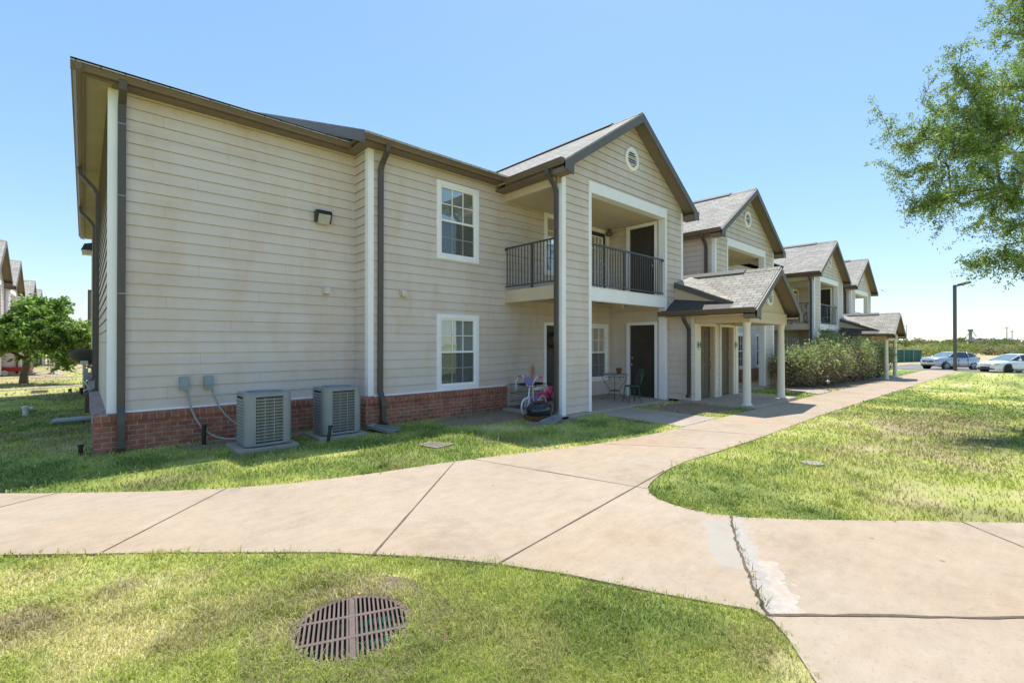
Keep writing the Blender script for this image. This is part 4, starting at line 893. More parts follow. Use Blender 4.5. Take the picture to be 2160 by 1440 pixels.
# round storm drain in the foreground lawn
dr = thing('storm_drain', 'round rust-stained slotted iron drain grate in the foreground grass', 'drain', (DC[0], DC[1], 0))
ca = Vector((1.29-1.05, 2.91-2.35, 0)).normalized(); cb = Vector((ca.y, -ca.x, 0)); FD = Matrix(((cb.x, ca.x, 0, DC[0]), (cb.y, ca.y, 0, DC[1]), (0, 0, 1, 0), (0, 0, 0, 1)))
m = MB(); R_ = .325
def clipbox(m, x0, x1, y0, y1, z0, z1): m.box(x0, x1, y0, y1, z0, z1)
n = 25; pitch = 2*R_/n
for k in range(n):
    x = -R_+pitch*(k+.5); hl = math.sqrt(max(0, (R_-.012)**2-x*x)); wdt = .0060 if k != 12 else .016
    if hl > .02: m.box(x-wdt, x+wdt, -hl, hl, -.03, -.002)
for yb, wd in ((-.115, .012), (.095, .012)): hl = math.sqrt(R_**2-yb*yb)-.006; m.box(-hl, hl, yb-wd, yb+wd, -.032, -.0008)
m.build('grate', M['rust'], dr, FD)
m = MB(); m.lathe([(R_-.02, -.04), (R_-.02, -.006), (R_+.015, -.006), (R_+.03, -.012), (R_+.03, -.05)], (0, 0, 0), 48); m.build('rim', M['rust'], dr, FD)
m = MB(); m.lathe([(R_-.01, -.03), (R_-.01, -.5)], (0, 0, 0), 32); m.build('shaft', M['soil'], dr, FD)
m = MB(); m.lathe([(0, -.075), (R_, -.075)], (0, 0, 0), 32); m.build('water', M['water'], dr, FD)
m = MB(); m.lathe([(R_+.03, -.012), (R_+.08, -.004), (R_+.26, -.004), (R_+.28, -.03)], (0, 0, 0), 32); tag(m.build('drain_edge_soil', M['soil'], None, FD), kind='structure')

# air conditioners
def ac(x0, y0, wx, wy, h, label, clean):
    r = thing('air_conditioner', label, 'air conditioner', (x0+wx/2, y0+wy/2, 0), 'air conditioning units on concrete pads')
    z0, z1 = .065, .065+h
    m = MB(); m.rbox(x0+.03, x0+wx-.03, y0+.03, y0+wy-.03, z0+.02, z1-.04, .09); m.build('coil', M['acdark'], r)
    m = MB(); m.rbox(x0, x0+wx, y0, y0+wy, z1-.05, z1-.012, .10, 5); m.rbox(x0+.01, x0+wx-.01, y0+.01, y0+wy-.01, z1-.012, z1, .10, 5); m.rbox(x0+.005, x0+wx-.005, y0+.005, y0+wy-.005, z0, z0+.035, .10, 5)
    for (cx, cy, a0) in ((x0+.1, y0+.1, 180), (x0+wx-.1, y0+.1, 270), (x0+wx-.1, y0+wy-.1, 0), (x0+.1, y0+wy-.1, 90)):
        pts = [(cx+.1*math.cos(rad(a0+90*k/5)), cy+.1*math.sin(rad(a0+90*k/5))) for k in range(6)]
        e0 = Vector((pts[0][0]-cx, pts[0][1]-cy, 0)).normalized(); e1 = Vector((pts[5][0]-cx, pts[5][1]-cy, 0)).normalized(); t0 = Vector((e0.y, -e0.x, 0))*.045; t1 = Vector((-e1.y, e1.x, 0))*.045
        pts = [(pts[0][0]+t0.x, pts[0][1]+t0.y)]+pts+[(pts[5][0]+t1.x, pts[5][1]+t1.y)]
        for (a, b), (c, d) in zip(pts, pts[1:]): m.add([(a, b, z0+.03), (c, d, z0+.03), (c, d, z1-.05), (a, b, z1-.05)], [(0, 1, 2, 3)])
    m.build('cabinet', M['ac'], r)
    m = MB(); nb = 14
    for k in range(nb):
        z = z0+.05+(z1-z0-.12)*(k+.5)/nb
        for s in (0, 1):
            yy = y0-.004 if s == 0 else y0+wy-.012; m.box(x0+.145, x0+wx-.145, yy, yy+.014, z-.0055, z+.0055)
            xx = x0-.004 if s == 0 else x0+wx-.012; m.box(xx, xx+.016, y0+.145, y0+wy-.145, z-.024 if s == 0 else z-.009, z+.012)
    for k in range(1, 3):
        xx = x0+.145+(wx-.29)*k/3; m.box(xx-.006, xx+.006, y0+.001, y0+.012, z0+.05, z1-.07)
    m.build('guard', M['acgrille'] if clean else M['ac'], r)
    m = MB(); nv = 22
    for k in range(nv): xx = x0+.15+(wx-.3)*k/(nv-1); m.box(xx-.0025, xx+.0025, y0+.014, y0+.02, z0+.05, z1-.07)
    m.build('wire_mesh', M['acgrille'], r)
    cx, cy = x0+wx/2, y0+wy/2; m = MB(); rr = min(wx, wy)*.40
    m.lathe([(rr, z1-.01), (rr+.02, z1+.012), (rr+.05, z1-.001)], (cx, cy, 0), 32)
    for k in range(1, 8): m.lathe([(rr*k/8, z1+.004), (rr*k/8+.004, z1+.012), (rr*k/8+.008, z1+.004)], (cx, cy, 0), 28)
    for k in range(4): a = k*math.pi/4; m.tube([(cx-rr*math.cos(a), cy-rr*math.sin(a), z1+.006), (cx+rr*math.cos(a), cy+rr*math.sin(a), z1+.006)], .005, 5)
    m.build('fan_grille', M['ac'], r); m = MB(); m.lathe([(0, z1+.0015), (rr, z1+.0015)], (cx, cy, 0), 28); m.build('fan_opening', M['acdark'], r)
    return r
ac(1.80, 7.92, .68, .64, .80, 'tall grey air conditioner with dusty pale grille, left one, beside the two conduits', True)
ac(3.02, 8.02, .68, .62, .80, 'grey air conditioner nearer the inside corner, right one of the two by the brick base', False)
for (x0, x1, y0, y1, z), lab in (((1.68, 2.56, 7.86, 8.62, .045), 'rough concrete pad under the left air conditioner'), ((2.92, 3.78, 7.97, 8.72, .045), 'rough concrete pad under the right air conditioner')):
    m = MB(); m.box(x0, x1, y0, y1, -.03, z); tag(m.build('concrete_pad', M['grey_conc'], bevel=.008), lab, 'concrete pad', 'pads under the air conditioners')
for (x, y, h, lab, lean) in ((1.45, 9.02, .30, 'black plastic stub pipe standing against the brick beside the curving conduits', 0), (3.0, 7.80, .26, 'black plastic pipe leaning at the foot of the right air conditioner', .04), (-.03, 9.42, .14, 'short black pipe stub in the lawn by the brick corner', 0)):
    m = MB(); m.tube([(x, y, -.02), (x+lean, y, h)], .028, 12); m.tube([(x+lean, y, h-.03), (x+lean, y, h+.01)], .036, 12); tag(m.build('drain_stub', M['black'], smooth=False), lab, 'pipe', 'black stub pipes')
for px, py, hh, lab in ((172, 831, .22, 'small black pipe stub beside the satellite dish post'), (148, 827, .12, 'tiny black pipe stub near the far corner of the brick base')):
    p = pix(px, py); m = MB(); m.tube([(p.x, p.y, p.z-.03), (p.x, p.y, p.z+hh)], .05, 10); m.lathe([(.06, hh-.02), (.06, hh), (0, hh)], p, 10); tag(m.build('drain_stub', M['black']), lab, 'pipe', 'black stub pipes')
p = pix(55, 876); m = MB(); m.lathe([(.055, -.05), (.055, .16), (.072, .165), (.072, .22), (.05, .225), (0, .225)], p, 16); o = m.build('cleanout_pipe', M['pvc'], smooth=False); tag(o, 'white plastic cleanout pipe with cap standing in the shaded left lawn', 'pipe')
m = MB(); m.tube([(p.x+.04, p.y, p.z+.17), (p.x+.13, p.y-.03, p.z+.17)], .035, 10); m.build('side_outlet', M['pvc'], o)
a, b = pix(108, 894), pix(192, 890); m = MB(); m.tube([a+Z_*.02, a.lerp(b, .1)+Z_*.055, b+Z_*.09, b+(b-a)*.1+Z_*.1], [.03, .055, .055, .055], 12); tag(m.build('drain_pipe', M['pipe'], smooth=True), 'grey drain pipe lying on the lawn towards the brick corner', 'pipe')
p = pix(85, 828); m = MB(); m.box(p.x-.2, p.x+.2, p.y-.1, p.y+.1, p.z-.02, p.z+.10); tag(m.build('paving_stone', M['grey_conc'], bevel=.01), 'small loose concrete block on the sunny grass left of the dish', 'paving stone')
# ground covers
m = MB(); P_ = [(3.98, 6.58), (4.24, 6.66), (4.47, 6.27), (4.08, 6.18)]; m.prism([(x, y, .012) for x, y in P_], (0, 0, -.05)); vb = m.build('utility_cover', M['grey_conc'], bevel=.006); tag(vb, 'square concrete utility cover in the grass in front of the building', 'utility cover')
m = MB(); 
for k in range(5):
    a = Vector((3.98, 6.58, .0165)).lerp(Vector((4.08, 6.18, .0165)), (k+1)/6); b = Vector((4.24, 6.66, .0165)).lerp(Vector((4.47, 6.27, .0165)), (k+1)/6); m.prism([a+(b-a)*.1, a+(b-a)*.9, a+(b-a)*.9+Vector((.02, -.02, 0)), a+(b-a)*.1+Vector((.02, -.02, 0))], (0, 0, -.003))
m.build('slot', M['joint'], vb)
m = MB(); m.lathe([(0, .016), (.13, .014), (.14, -.03)], (7.36, 1.93, 0), 20); uc = m.build('valve_cover', M['grey_conc']); tag(uc, 'small grey round valve cover in the right-hand lawn', 'utility cover')
# splash blocks
for (x, y, a_, lab) in ((4.15, 8.12, -70, 'grey plastic splash block under the downspout at the building step'), (7.22, 6.62, -160, 'grey splash block under the downspout at the porch corner')):
    Tm = TR(x, y, 0)@Matrix.Rotation(rad(a_), 4, 'Z'); m = MB(); m.prism([(-.28, -.11, .03), (.30, -.16, .0), (.30, .16, .0), (-.28, .11, .03)], (0, 0, .02)); m.prism([(-.28, .09, .05), (.30, .14, .02), (.30, .16, .02), (-.28, .11, .05)], (0, 0, .04)); m.prism([(-.28, -.11, .05), (.30, -.16, .02), (.30, -.14, .02), (-.28, -.09, .05)], (0, 0, .04)); m.box(-.3, -.27, -.11, .11, .02, .10)
    tag(m.build('splash_block', M['galv'], None, Tm), lab, 'splash block', 'splash blocks')

# patio table, chair, pot
tb = thing('patio_table', 'round patio table on curled black iron legs, on the ground-floor porch', 'table', (11.05, 7.75, .045)); tx, ty, tz = 11.05, 7.75, .045
m = MB(); m.lathe([(0, .735), (.37, .735), (.385, .725), (.385, .712), (.36, .705), (0, .705)], (tx, ty, tz), 36); m.build('table_top', M['greentop'], tb)
for k in range(4):
    a = rad(35+90*k); c, s = math.cos(a), math.sin(a)
    pr = [(.30, .70), (.33, .62), (.28, .50), (.17, .36), (.13, .25), (.17, .14), (.30, .05), (.38, 0)]
    m = MB(); m.tube([(tx+r*c, ty+r*s, tz+z) for r, z in pr], .009, 6); lg = m.build('leg', M['rail'], tb, smooth=True)
    m = MB(); m.tube([(tx+(.20+.055*math.cos(q))*c, ty+(.20+.055*math.cos(q))*s, tz+.60+.055*math.sin(q)) for q in np.linspace(0, 5, 10)], .007, 5); m.tube([(tx+.26*c, ty+.26*s, tz+.66), (tx+.02*c, ty+.02*s, tz+.63)], .007, 5); m.build('scroll', M['rail'], lg)
m = MB(); m.lathe([(.13, 0), (.14, .01), (.13, .02)], (tx, ty, tz+.25), 20); m.build('stretcher', M['rail'], tb)
pt = thing('flower_pot', 'small empty dark plant pot on the round patio table', 'plant pot', (11.22, 7.72, .782)); m = MB(); m.lathe([(0, 0), (.055, 0), (.085, .13), (.095, .13), (.095, .155), (.082, .155), (.07, .11), (0, .11)], (11.22, 7.72, .782), 18); m.build('pot', M['rot'], pt)
chx, chy = 10.95, 7.12; Tc = TR(chx, chy, .045)@Matrix.Rotation(rad(-28), 4, 'Z')
ch = thing('patio_chair', 'green metal bistro chair beside the dark closet door on the porch', 'chair', (chx, chy, .045))
m = MB(); m.lathe([(0, .445), (.17, .445), (.195, .455), (.2, .445), (.19, .43), (0, .435)], (0, 0, 0), 28); m.build('seat', M['green_iron'], ch, Tc)
for sx, sy in ((-1, -1), (1, -1), (-1, 1), (1, 1)):
    m = MB(); m.tube([(.13*sx, .13*sy, .43), (.155*sx, .15*sy, .25), (.15*sx, .15*sy, .12), (.19*sx, .19*sy, 0)], .010, 6); m.build('leg', M['green_iron'], ch, Tc, smooth=True)
m = MB(); bk = [(.17, -.15, .44), (.20, -.155, .62), (.27, -.15, .78), (.29, -.09, .87), (.30, 0, .905), (.29, .09, .87), (.27, .15, .78), (.20, .155, .62), (.17, .15, .44)]; m.tube(bk, .010, 6); m.build('back_frame', M['green_iron'], ch, Tc, smooth=True)
m = MB(); m.tube([(.18, -.05, .44), (.22, -.09, .6), (.26, -.05, .74), (.275, 0, .80), (.26, .05, .74), (.22, .09, .6), (.18, .05, .44)], .007, 6); m.tube([(.175, 0, .44), (.26, 0, .72), (.30, 0, .90)], .006, 6); m.build('back_scroll', M['green_iron'], ch, Tc, smooth=True)
# wire dog crate against the back wall
cr = thing('dog_crate', 'black folding wire dog crate on the bare soil beside the brick end', 'crate', (8.25, 8.3, 0))
x0, x1, y0, y1, h = 7.86, 8.78, 8.06, 8.62, .62
m = MB()
for z in (.03, .2, .4, h): 
    m.tube([(x0, y0, z), (x1, y0, z), (x1, y1, z), (x0, y1, z), (x0, y0, z)], .005, 4)
for k in range(24): x = x0+(x1-x0)*k/23; m.tube([(x, y0, .03), (x, y0, h)], .0042, 4); m.tube([(x, y1, .03), (x, y1, h)], .0028, 4); m.tube([(x, y0, h), (x, y1, h)], .0028, 4)
for k in range(14): y = y0+(y1-y0)*k/13; m.tube([(x0, y, .03), (x0, y, h)], .0028, 4); m.tube([(x1, y, .03), (x1, y, h)], .0028, 4); m.tube([(x0, y, h), (x1, y, h)], .0028, 4)
m.build('wire_cage', M['black'], cr); m = MB(); m.box(x0+.01, x1-.01, y0+.01, y1-.01, .0, .05); m.build('tray', M['black'], cr); m = MB(); m.box(x0+.3, x0+.345, y0-.01, y0, .34, .52); m.build('latch', M['gold'], cr)
# child's bicycle
bx, by = 7.36, 7.55; Tb = TR(bx, by, .0)@Matrix.Rotation(rad(10), 4, 'Z')@Matrix.Diagonal((1, 1, 1.10, 1))
bi = thing('childs_bicycle', "child's purple and white bicycle with pink grips leaning near the porch corner", 'bicycle', (bx, by, 0))
def wheel(parent, cx, cz, r, T, tm='whiteplastic'):
    m = MB(); q = [Vector((cx+r*math.cos(a), 0, cz+r*math.sin(a))) for a in np.linspace(0, 2*math.pi, 29)]; m.tube(q, .021, 8, False); wh = m.build('wheel', M[tm], parent, T, smooth=True)
    m = MB(); [m.tube([(cx, 0, cz), (cx+r*math.cos(a), 0, cz+r*math.sin(a))], .003, 4) for a in np.linspace(0, 2*math.pi, 13)[:-1]]; m.tube([(cx, -.04, cz), (cx, .04, cz)], .015, 8); m.build('spokes', M['metal'], wh, T)
wheel(bi, 0, .19, .17, Tb); wheel(bi, .66, .19, .17, Tb)
m = MB()
for s in (-.04, .04): m.tube([(0, s, .19), (.09, s, .36), (.10, 0, .40)], .012, 6)
m.tube([(.10, 0, .38), (.14, 0, .58)], .016, 8); m.build('fork', M['whiteplastic'], bi, Tb)
m = MB(); m.tube([(.12, 0, .48), (.30, 0, .22), (.40, 0, .22)], .018, 8); m.tube([(.11, 0, .42), (.28, 0, .20)], .014, 8); m.tube([(.38, 0, .20), (.46, 0, .48)], .014, 8); m.tube([(.38, 0, .22), (.66, .05, .19)], .010, 6); m.tube([(.38, 0, .22), (.66, -.05, .19)], .010, 6); m.tube([(.44, 0, .40), (.66, 0, .19)], .010, 6); m.build('frame', M['purple'], bi, Tb, smooth=True)
m = MB(); m.tube([(.17, -.27, .80), (.16, -.20, .81), (.15, -.13, .72), (.14, -.08, .62), (.14, 0, .60), (.14, .08, .62), (.15, .13, .72), (.16, .20, .81), (.17, .27, .80)], .012, 7); hb = m.build('handlebar', M['whiteplastic'], bi, Tb, smooth=True)
for s in (-1, 1):
    m = MB(); m.tube([(.17, s*.24, .805), (.18, s*.34, .79)], .019, 8); m.build('grip', M['pink'], hb, Tb)
    m = MB()
    for k in range(8): a = random.uniform(-.06, .06); m.tube([(.18, s*.34, .79), (.18+a, s*(.40+random.uniform(-.02, .05)), .68+random.uniform(-.02, .03)), (.18+a*1.6, s*(.42+random.uniform(-.03, .05)), .54+random.uniform(-.05, .05))], .003, 4)
    m.build('tassel', M['whiteplastic'], hb, Tb)
m = MB(); m.prism([(.11, -.13, .79), (.11, .13, .79), (.12, .10, .66), (.12, 0, .61), (.12, -.10, .66)], (-.012, 0, 0)); m.build('front_plate', M['purple'], bi, Tb); m = MB(); m.lathe([(0, .0), (.05, 0)], (.095, 0, .72), 14, (-1, 0, 0)); m.build('plate_sticker', M['teal'], bi, Tb)
m = MB(); m.prism([(.38, -.06, .50), (.38, .06, .50), (.58, .09, .52), (.58, -.09, .52)], (0, 0, .05)); m.build('saddle', M['whiteplastic'], bi, Tb, bevel=.015)
mo = thing('mop', 'upturned mop with pale pinkish yarn head behind the bicycle handlebars', 'mop', (7.65, 7.6, 0))
m = MB(); m.tube([(7.65, 7.6, 0), (7.60, 7.58, .85)], .011, 6); m.build('handle', M['whiteplastic'], mo); m = MB()
for k in range(34):
    a = random.uniform(0, 6.28); r = random.uniform(.02, .075); c, s = math.cos(a)*r, math.sin(a)*r; m.tube([(7.60, 7.58, .82), (7.60+c*1.1, 7.58+s*1.1, .98), (7.60+c, 7.58+s, 1.10), (7.60+c*.4, 7.58+s*.4, 1.16+random.uniform(-.02, .02))], .008, 4)
m.build('mop_head', M['straw'], mo)
# black covered tub at the corner
tu = thing('covered_grill', 'glossy black rounded covered barbecue on the soil by the porch corner downspout', 'grill', (7.25, 7.08, 0))
m = MB(); m.lathe([(.20, .02), (.27, .06), (.30, .15), (.31, .22), (.29, .30), (.22, .37), (.10, .41), (0, .42)], (7.22, 7.1, 0), 24); m.build('lid', M['blackgloss'], tu, TR(7.30, 7.08, 0)@Matrix.Rotation(.3, 4, 'Z')@Matrix.Diagonal((1.15, .8, .95, 1))@TR(-7.22, -7.1, 0), smooth=True)
m = MB(); m.tube([(7.22, 6.86, .30), (7.26, 6.80, .33), (7.36, 6.80, .33), (7.40, 6.86, .30)], .010, 6); m.build('handle', M['black'], tu, smooth=True); m = MB(); m.lathe([(0, 0), (.26, 0), (.28, .09), (.25, .10), (0, .1)], (7.22, 7.1, 0), 20); m.build('base', M['rot'], tu)
st = thing('toy_stroller', 'pink and white folding toy stroller with dark frame, half hidden by the porch corner', 'stroller', (8.1, 7.9, 0.045)); q = Vector((8.28, 7.80, .045))
m = MB(); [m.tube([q+Vector((a, s*.15, 0.05)), q+Vector((b, s*.15, .62))], .009, 6) for s in (-1, 1) for a, b in ((-.2, .2), (.2, -.25))]; m.build('frame', M['black'], st)
m = MB(); m.prism([q+Vector((-.15, -.14, .30)), q+Vector((.16, -.14, .24)), q+Vector((.22, -.14, .52)), q+Vector((.10, -.14, .56)), q+Vector((.05, -.14, .38)), q+Vector((-.12, -.14, .42))], (0, .28, 0)); m.build('seat', M['pink'], st, bevel=.02)
for sx in (-.2, .2): m = MB(); m.lathe([(0, -.16), (.055, -.16), (.055, -.13), (0, -.13)], q+Vector((sx, 0, .055)), 12, (0, 1, 0)); m.build('wheel', M['whiteplastic'], st)
# wreath
wr = thing('door_wreath', 'autumn wreath of orange and yellow leaves hung on the dark porch door', 'wreath', (9.72, 8.70, 1.75)); 
m = MB(); q = [Vector((9.72+.19*math.cos(a), 8.67, 1.72+.19*math.sin(a))) for a in np.linspace(0, 2*math.pi, 17)]; m.tube(q, .035, 8, False); m.build('ring', M['black'], wr)
for mt in ('orange', 'gold'):
    m = MB()
    for k in range(46):
        a = random.uniform(0, 6.28); r = random.uniform(.13, .26); c = Vector((9.72+r*math.cos(a), 8.63+random.uniform(-.03, .02), 1.72+r*math.sin(a))); t = random.uniform(0, 6.28); u = Vector((math.cos(t), -.3, math.sin(t)))*.04; v = Vector((-math.sin(t), random.uniform(-.4, .4), math.cos(t)))*.022; m.face(c-u, c-v, c+u, c+v)
    m.build('leaves', M[mt], wr)
# satellite dish
p = pix(178, 828); sdz = thing('satellite_dish', 'grey satellite dish on a pale post in the lawn left of the building', 'satellite dish', p)
m = MB(); m.tube([p-Z_*.05, p+Z_*1.0], .045, 12); m.build('post', M['pvc'], sdz, smooth=True)
TD = TR(p.x, p.y, p.z+1.18)@Matrix.Rotation(rad(205), 4, 'Z')@Matrix.Rotation(rad(-48), 4, 'X')
# back of the dish faces the camera
m = MB(); m.lathe([(0, .0), (.12, .008), (.25, .03), (.36, .07), (.41, .10), (.415, .105), (.40, .108), (.3, .06), (0, .01)], (0, 0, 0), 36, (0, 1, 0)); m.build('reflector', M['dish'], sdz, TR(p.x, p.y, p.z+1.20)@Matrix.Rotation(rad(-15), 4, 'Z')@Matrix.Rotation(rad(38), 4, 'X')@Matrix.Diagonal((1.05, 1, .9, 1)), smooth=True)
m = MB(); m.box(p.x-.10, p.x+.10, p.y-.1, p.y+.02, p.z+.98, p.z+1.12); m.build('bracket', M['pvc'], sdz, bevel=.02); m = MB(); m.tube([(p.x+.02, p.y, p.z+.95), (p.x+.25, p.y+.5, p.z+.8)], .02, 6); m.box(p.x+.2, p.x+.32, p.y+.45, p.y+.58, p.z+.7, p.z+.88); m.build('receiver_arm', M['dish'], sdz)
m = MB(); m.tube([(p.x-.03, p.y-.06, p.z+.9), (p.x-.22, p.y-.1, p.z+.85), (p.x-.25, p.y-.1, p.z+.72), (p.x-.1, p.y-.08, p.z+.66), (p.x-.02, p.y-.05, p.z+.7)], .008, 5); m.build('cable', M['black'], sdz)
# path light stake by the hedge
p = pix(1746, 822); o = thing('path_light', 'small dark stake light at the edge of the sidewalk before the hedge', 'path light', p); m = MB(); m.tube([p, p+Z_*.26], .012, 6); m.build('stake', M['black'], o); m = MB(); m.lathe([(.02, .24), (.07, .30), (.075, .33), (.02, .38), (0, .38)], p, 12); m.build('lamp_head', M['galv'], o)
# red wagon in front of building B
p = Vector((-2.85, 39.7, g(-3, 39.7)+.01)); wg = thing('toy_wagon', 'red plastic pull wagon with white wheels beside the far porch', 'wagon', p); Tw = TR(*p)@Matrix.Rotation(rad(-14), 4, 'Z')
m = MB(); m.prism([(-.62, -.28, .26), (.58, -.28, .26), (.66, -.28, .56), (.50, -.28, .48), (-.45, -.28, .48), (-.66, -.28, .58)], (0, .56, 0)); m.build('wagon_body', M['red'], wg, Tw, bevel=.02)
for sx in (-.45, .42):
    for sy in (-.32, .27): m = MB(); m.lathe([(0, 0), (.15, 0), (.15, .05), (0, .05)], (sx, sy, .15), 18, (0, 1, 0)); m.build('wheel', M['whiteplastic'], wg, Tw)
m = MB(); m.tube([(-.6, 0, .3), (-.8, 0, .75), (-1.05, 0, 1.05), (-1.25, 0, 1.15)], .03, 6); m.build('handle', M['black'], wg, Tw, smooth=True)
# light poles
def light_pole(p, h, label, hd, wd=.085):
    r = thing('street_lamp', label, 'street lamp', p, 'square lamp poles'); T = TR(*p)@Matrix.Rotation(hd, 4, 'Z')
    m = MB(); m.prism([(-wd, -wd, -.1), (wd, -wd, -.1), (wd, wd, -.1), (-wd, wd, -.1)], (0, 0, h+.1)); m.build('pole', M['pole'], r, T, bevel=.01)
    m = MB(); m.prism([(.1, -.05, h-.16), (.45, -.05, h-.06), (.45, -.05, h+.0), (.1, -.05, h-.04)], (0, .1, 0)); m.build('arm', M['pole'], r, T)
    m = MB(); m.prism([(.40, -.22, h-.08), (1.15, -.22, h+.12), (1.15, -.22, h+.24), (.9, -.22, h+.26), (.40, -.22, h+.10)], (0, .44, 0)); m.build('lamp_head', M['pole'], r, T, bevel=.02)
light_pole(Vector((51.1, 3.5, g(51.1, 3.5))), 6.85, 'tall dark square lamp pole at the edge of the car park, right', rad(-42))
light_pole(Vector((.32, 49.9, g(0, 49.9))), 6.2, 'dark lamp pole far behind the left corner of the near building', rad(-42), .08)

# vehicles
def car(label, pos, heading, L, W, H, paint, glassm, kind, group='cars parked in the lot'):
    r = thing('parked_car', label, 'car', pos, group); T = TR(*pos)@Matrix.Rotation(heading, 4, 'Z')
    s = L/4.2
    if kind == 'suv':
        st = [(2.08, .60, .42, .76), (2.03, .74, .32, .95), (1.80, .84, .27, 1.03), (1.45, .88, .26, 1.07), (.95, .89, .26, 1.11), (.3, .89, .26, 1.10), (-.5, .89, .24, 1.08), (-1.2, .90, .25, 1.13), (-1.7, .89, .28, 1.12), (-1.98, .80, .36, 1.02), (-2.08, .66, .45, .85)]
        cab = [(1.02, .74, .72, 1.06, 1.08), (.30, .80, .56, 1.06, 1.50), (-.2, .80, .58, 1.07, 1.565), (-.9, .80, .57, 1.10, 1.54), (-1.45, .77, .55, 1.12, 1.45), (-1.88, .70, .56, 1.10, 1.14)]; wx, wr = (1.27, -1.26), .345
    else:
        st = [(2.16, .58, .36, .60), (2.08, .72, .24, .74), (1.85, .82, .2, .82), (1.45, .87, .19, .88), (.95, .89, .19, .95), (.3, .89, .19, .96), (-.5, .89, .19, .98), (-1.2, .89, .2, 1.02), (-1.75, .86, .24, 1.04), (-2.1, .76, .34, 1.0), (-2.18, .66, .42, .85)]
        cab = [(1.15, .72, .70, .93, .95), (.25, .78, .56, .96, 1.38), (-.2, .79, .57, .97, 1.45), (-.8, .78, .56, 1.0, 1.43), (-1.4, .75, .54, 1.02, 1.28), (-1.85, .68, .54, 1.03, 1.06)]; wx, wr = (1.32, -1.33), .32
    m = MB(); vs = []; 
    for x, w, zb, zt in st:
        zm = zb+(zt-zb)*.45; vs += [(x*s, -w*.9, zb), (x*s, -w, zb+.12), (x*s, -w*1.01, zm), (x*s, -w*.97, zt-.10), (x*s, -w*.80, zt-.005), (x*s, -w*.4, zt+.03), (x*s, 0, zt+.04), (x*s, w*.4, zt+.03), (x*s, w*.80, zt-.005), (x*s, w*.97, zt-.10), (x*s, w*1.01, zm), (x*s, w, zb+.12), (x*s, w*.9, zb)]
    n = 13; m.add(vs, [(i*n+k, i*n+k+1, (i+1)*n+k+1, (i+1)*n+k) for i in range(len(st)-1) for k in range(n-1)]+[tuple(range(n-1, -1, -1)), tuple(len(vs)-n+k for k in range(n))])
    m.add([(st[0][0]*s, 0, .3)], []); body = m.build('body', M[paint], r, T, smooth=True, fixn=True)
    m = MB(); vs = []; n = 6
    for x, wb, wt, zb, zt in cab: vs += [(x*s, -wb, zb-.04), (x*s, -wt-.02, zt-.05), (x*s, -wt*.85, zt), (x*s, wt*.85, zt), (x*s, wt+.02, zt-.05), (x*s, wb, zb-.04)]
    fs = [(i*n+k, i*n+k+1, (i+1)*n+k+1, (i+1)*n+k) for i in range(len(cab)-1) for k in (0, 4)]; m.add(vs, fs); m.build('side_windows', M['carglass'], r, T, fixn=False)
    m = MB(); m.add(vs[:12], [(1, 2, 8, 7), (2, 3, 9, 8), (3, 4, 10, 9), (0, 1, 7, 6), (4, 5, 11, 10)][:3]+[]); m.build('windscreen', M[glassm], r, T)
    m = MB(); m.add(vs[-12:], [(1, 2, 8, 7), (2, 3, 9, 8), (3, 4, 10, 9)]); m.build('rear_window', M['carglass'], r, T)
    m = MB(); m.add(vs[6:-6], [(i*n+k, i*n+k+1, (i+1)*n+k+1, (i+1)*n+k) for i in range(len(cab)-3) for k in (1, 2, 3)]); m.build('roof', M[paint], r, T)
    m = MB()
    for sgn in (-1, 1):
        for i in range(len(cab)-1):
            a, b = cab[i], cab[i+1]
            m.tube([(a[0]*s, sgn*(a[2]+.025), a[4]-.045), (b[0]*s, sgn*(b[2]+.025), b[4]-.045)], .035, 6)
        for i in (1, 3): a = cab[i]; m.tube([(a[0]*s-.25*(i == 1)*0, sgn*(a[1]+.012), a[3]), (a[0]*s, sgn*(a[2]+.03), a[4]-.05)], .035 if i == 3 else .02, 6)
    m.build('pillars', M[paint if kind != 'suv' else paint], r, T, smooth=True)
    for x in wx:
        for sgn in (-1, 1):
            m = MB(); m.lathe([(0, 0), (wr+.075, 0), (wr+.075, .012)], (x*s, sgn*.885, wr+.02), 22, (0, sgn, 0)); m.build('wheel_arch', M['black'], r, T)
            m = MB(); m.lathe([(0, -.19), (wr*.9, -.19), (wr, -.16), (wr, -.02), (wr*.93, 0), (wr*.66, .005), (wr*.64, -.02), (0, -.02)], (x*s, sgn*.905, wr), 24, (0, sgn, 0)); wh = m.build('wheel', M['tyre'], r, T)
            m = MB()
            for k in range(6):
                a = k*math.pi/3; c, q = math.cos(a), math.sin(a); m.tube([(x*s+.03*c, sgn*.905, wr+.03*q), (x*s+wr*.62*c, sgn*.905, wr+wr*.62*q)], .032, 5)
            m.lathe([(wr*.58, 0), (wr*.66, .012), (wr*.68, 0)], (x*s, sgn*.9, wr), 24, (0, sgn, 0)); m.build('rim', M['rim'] if kind == 'suv' else M['black'], wh, T)
    m = MB(); fx = st[0][0]*s
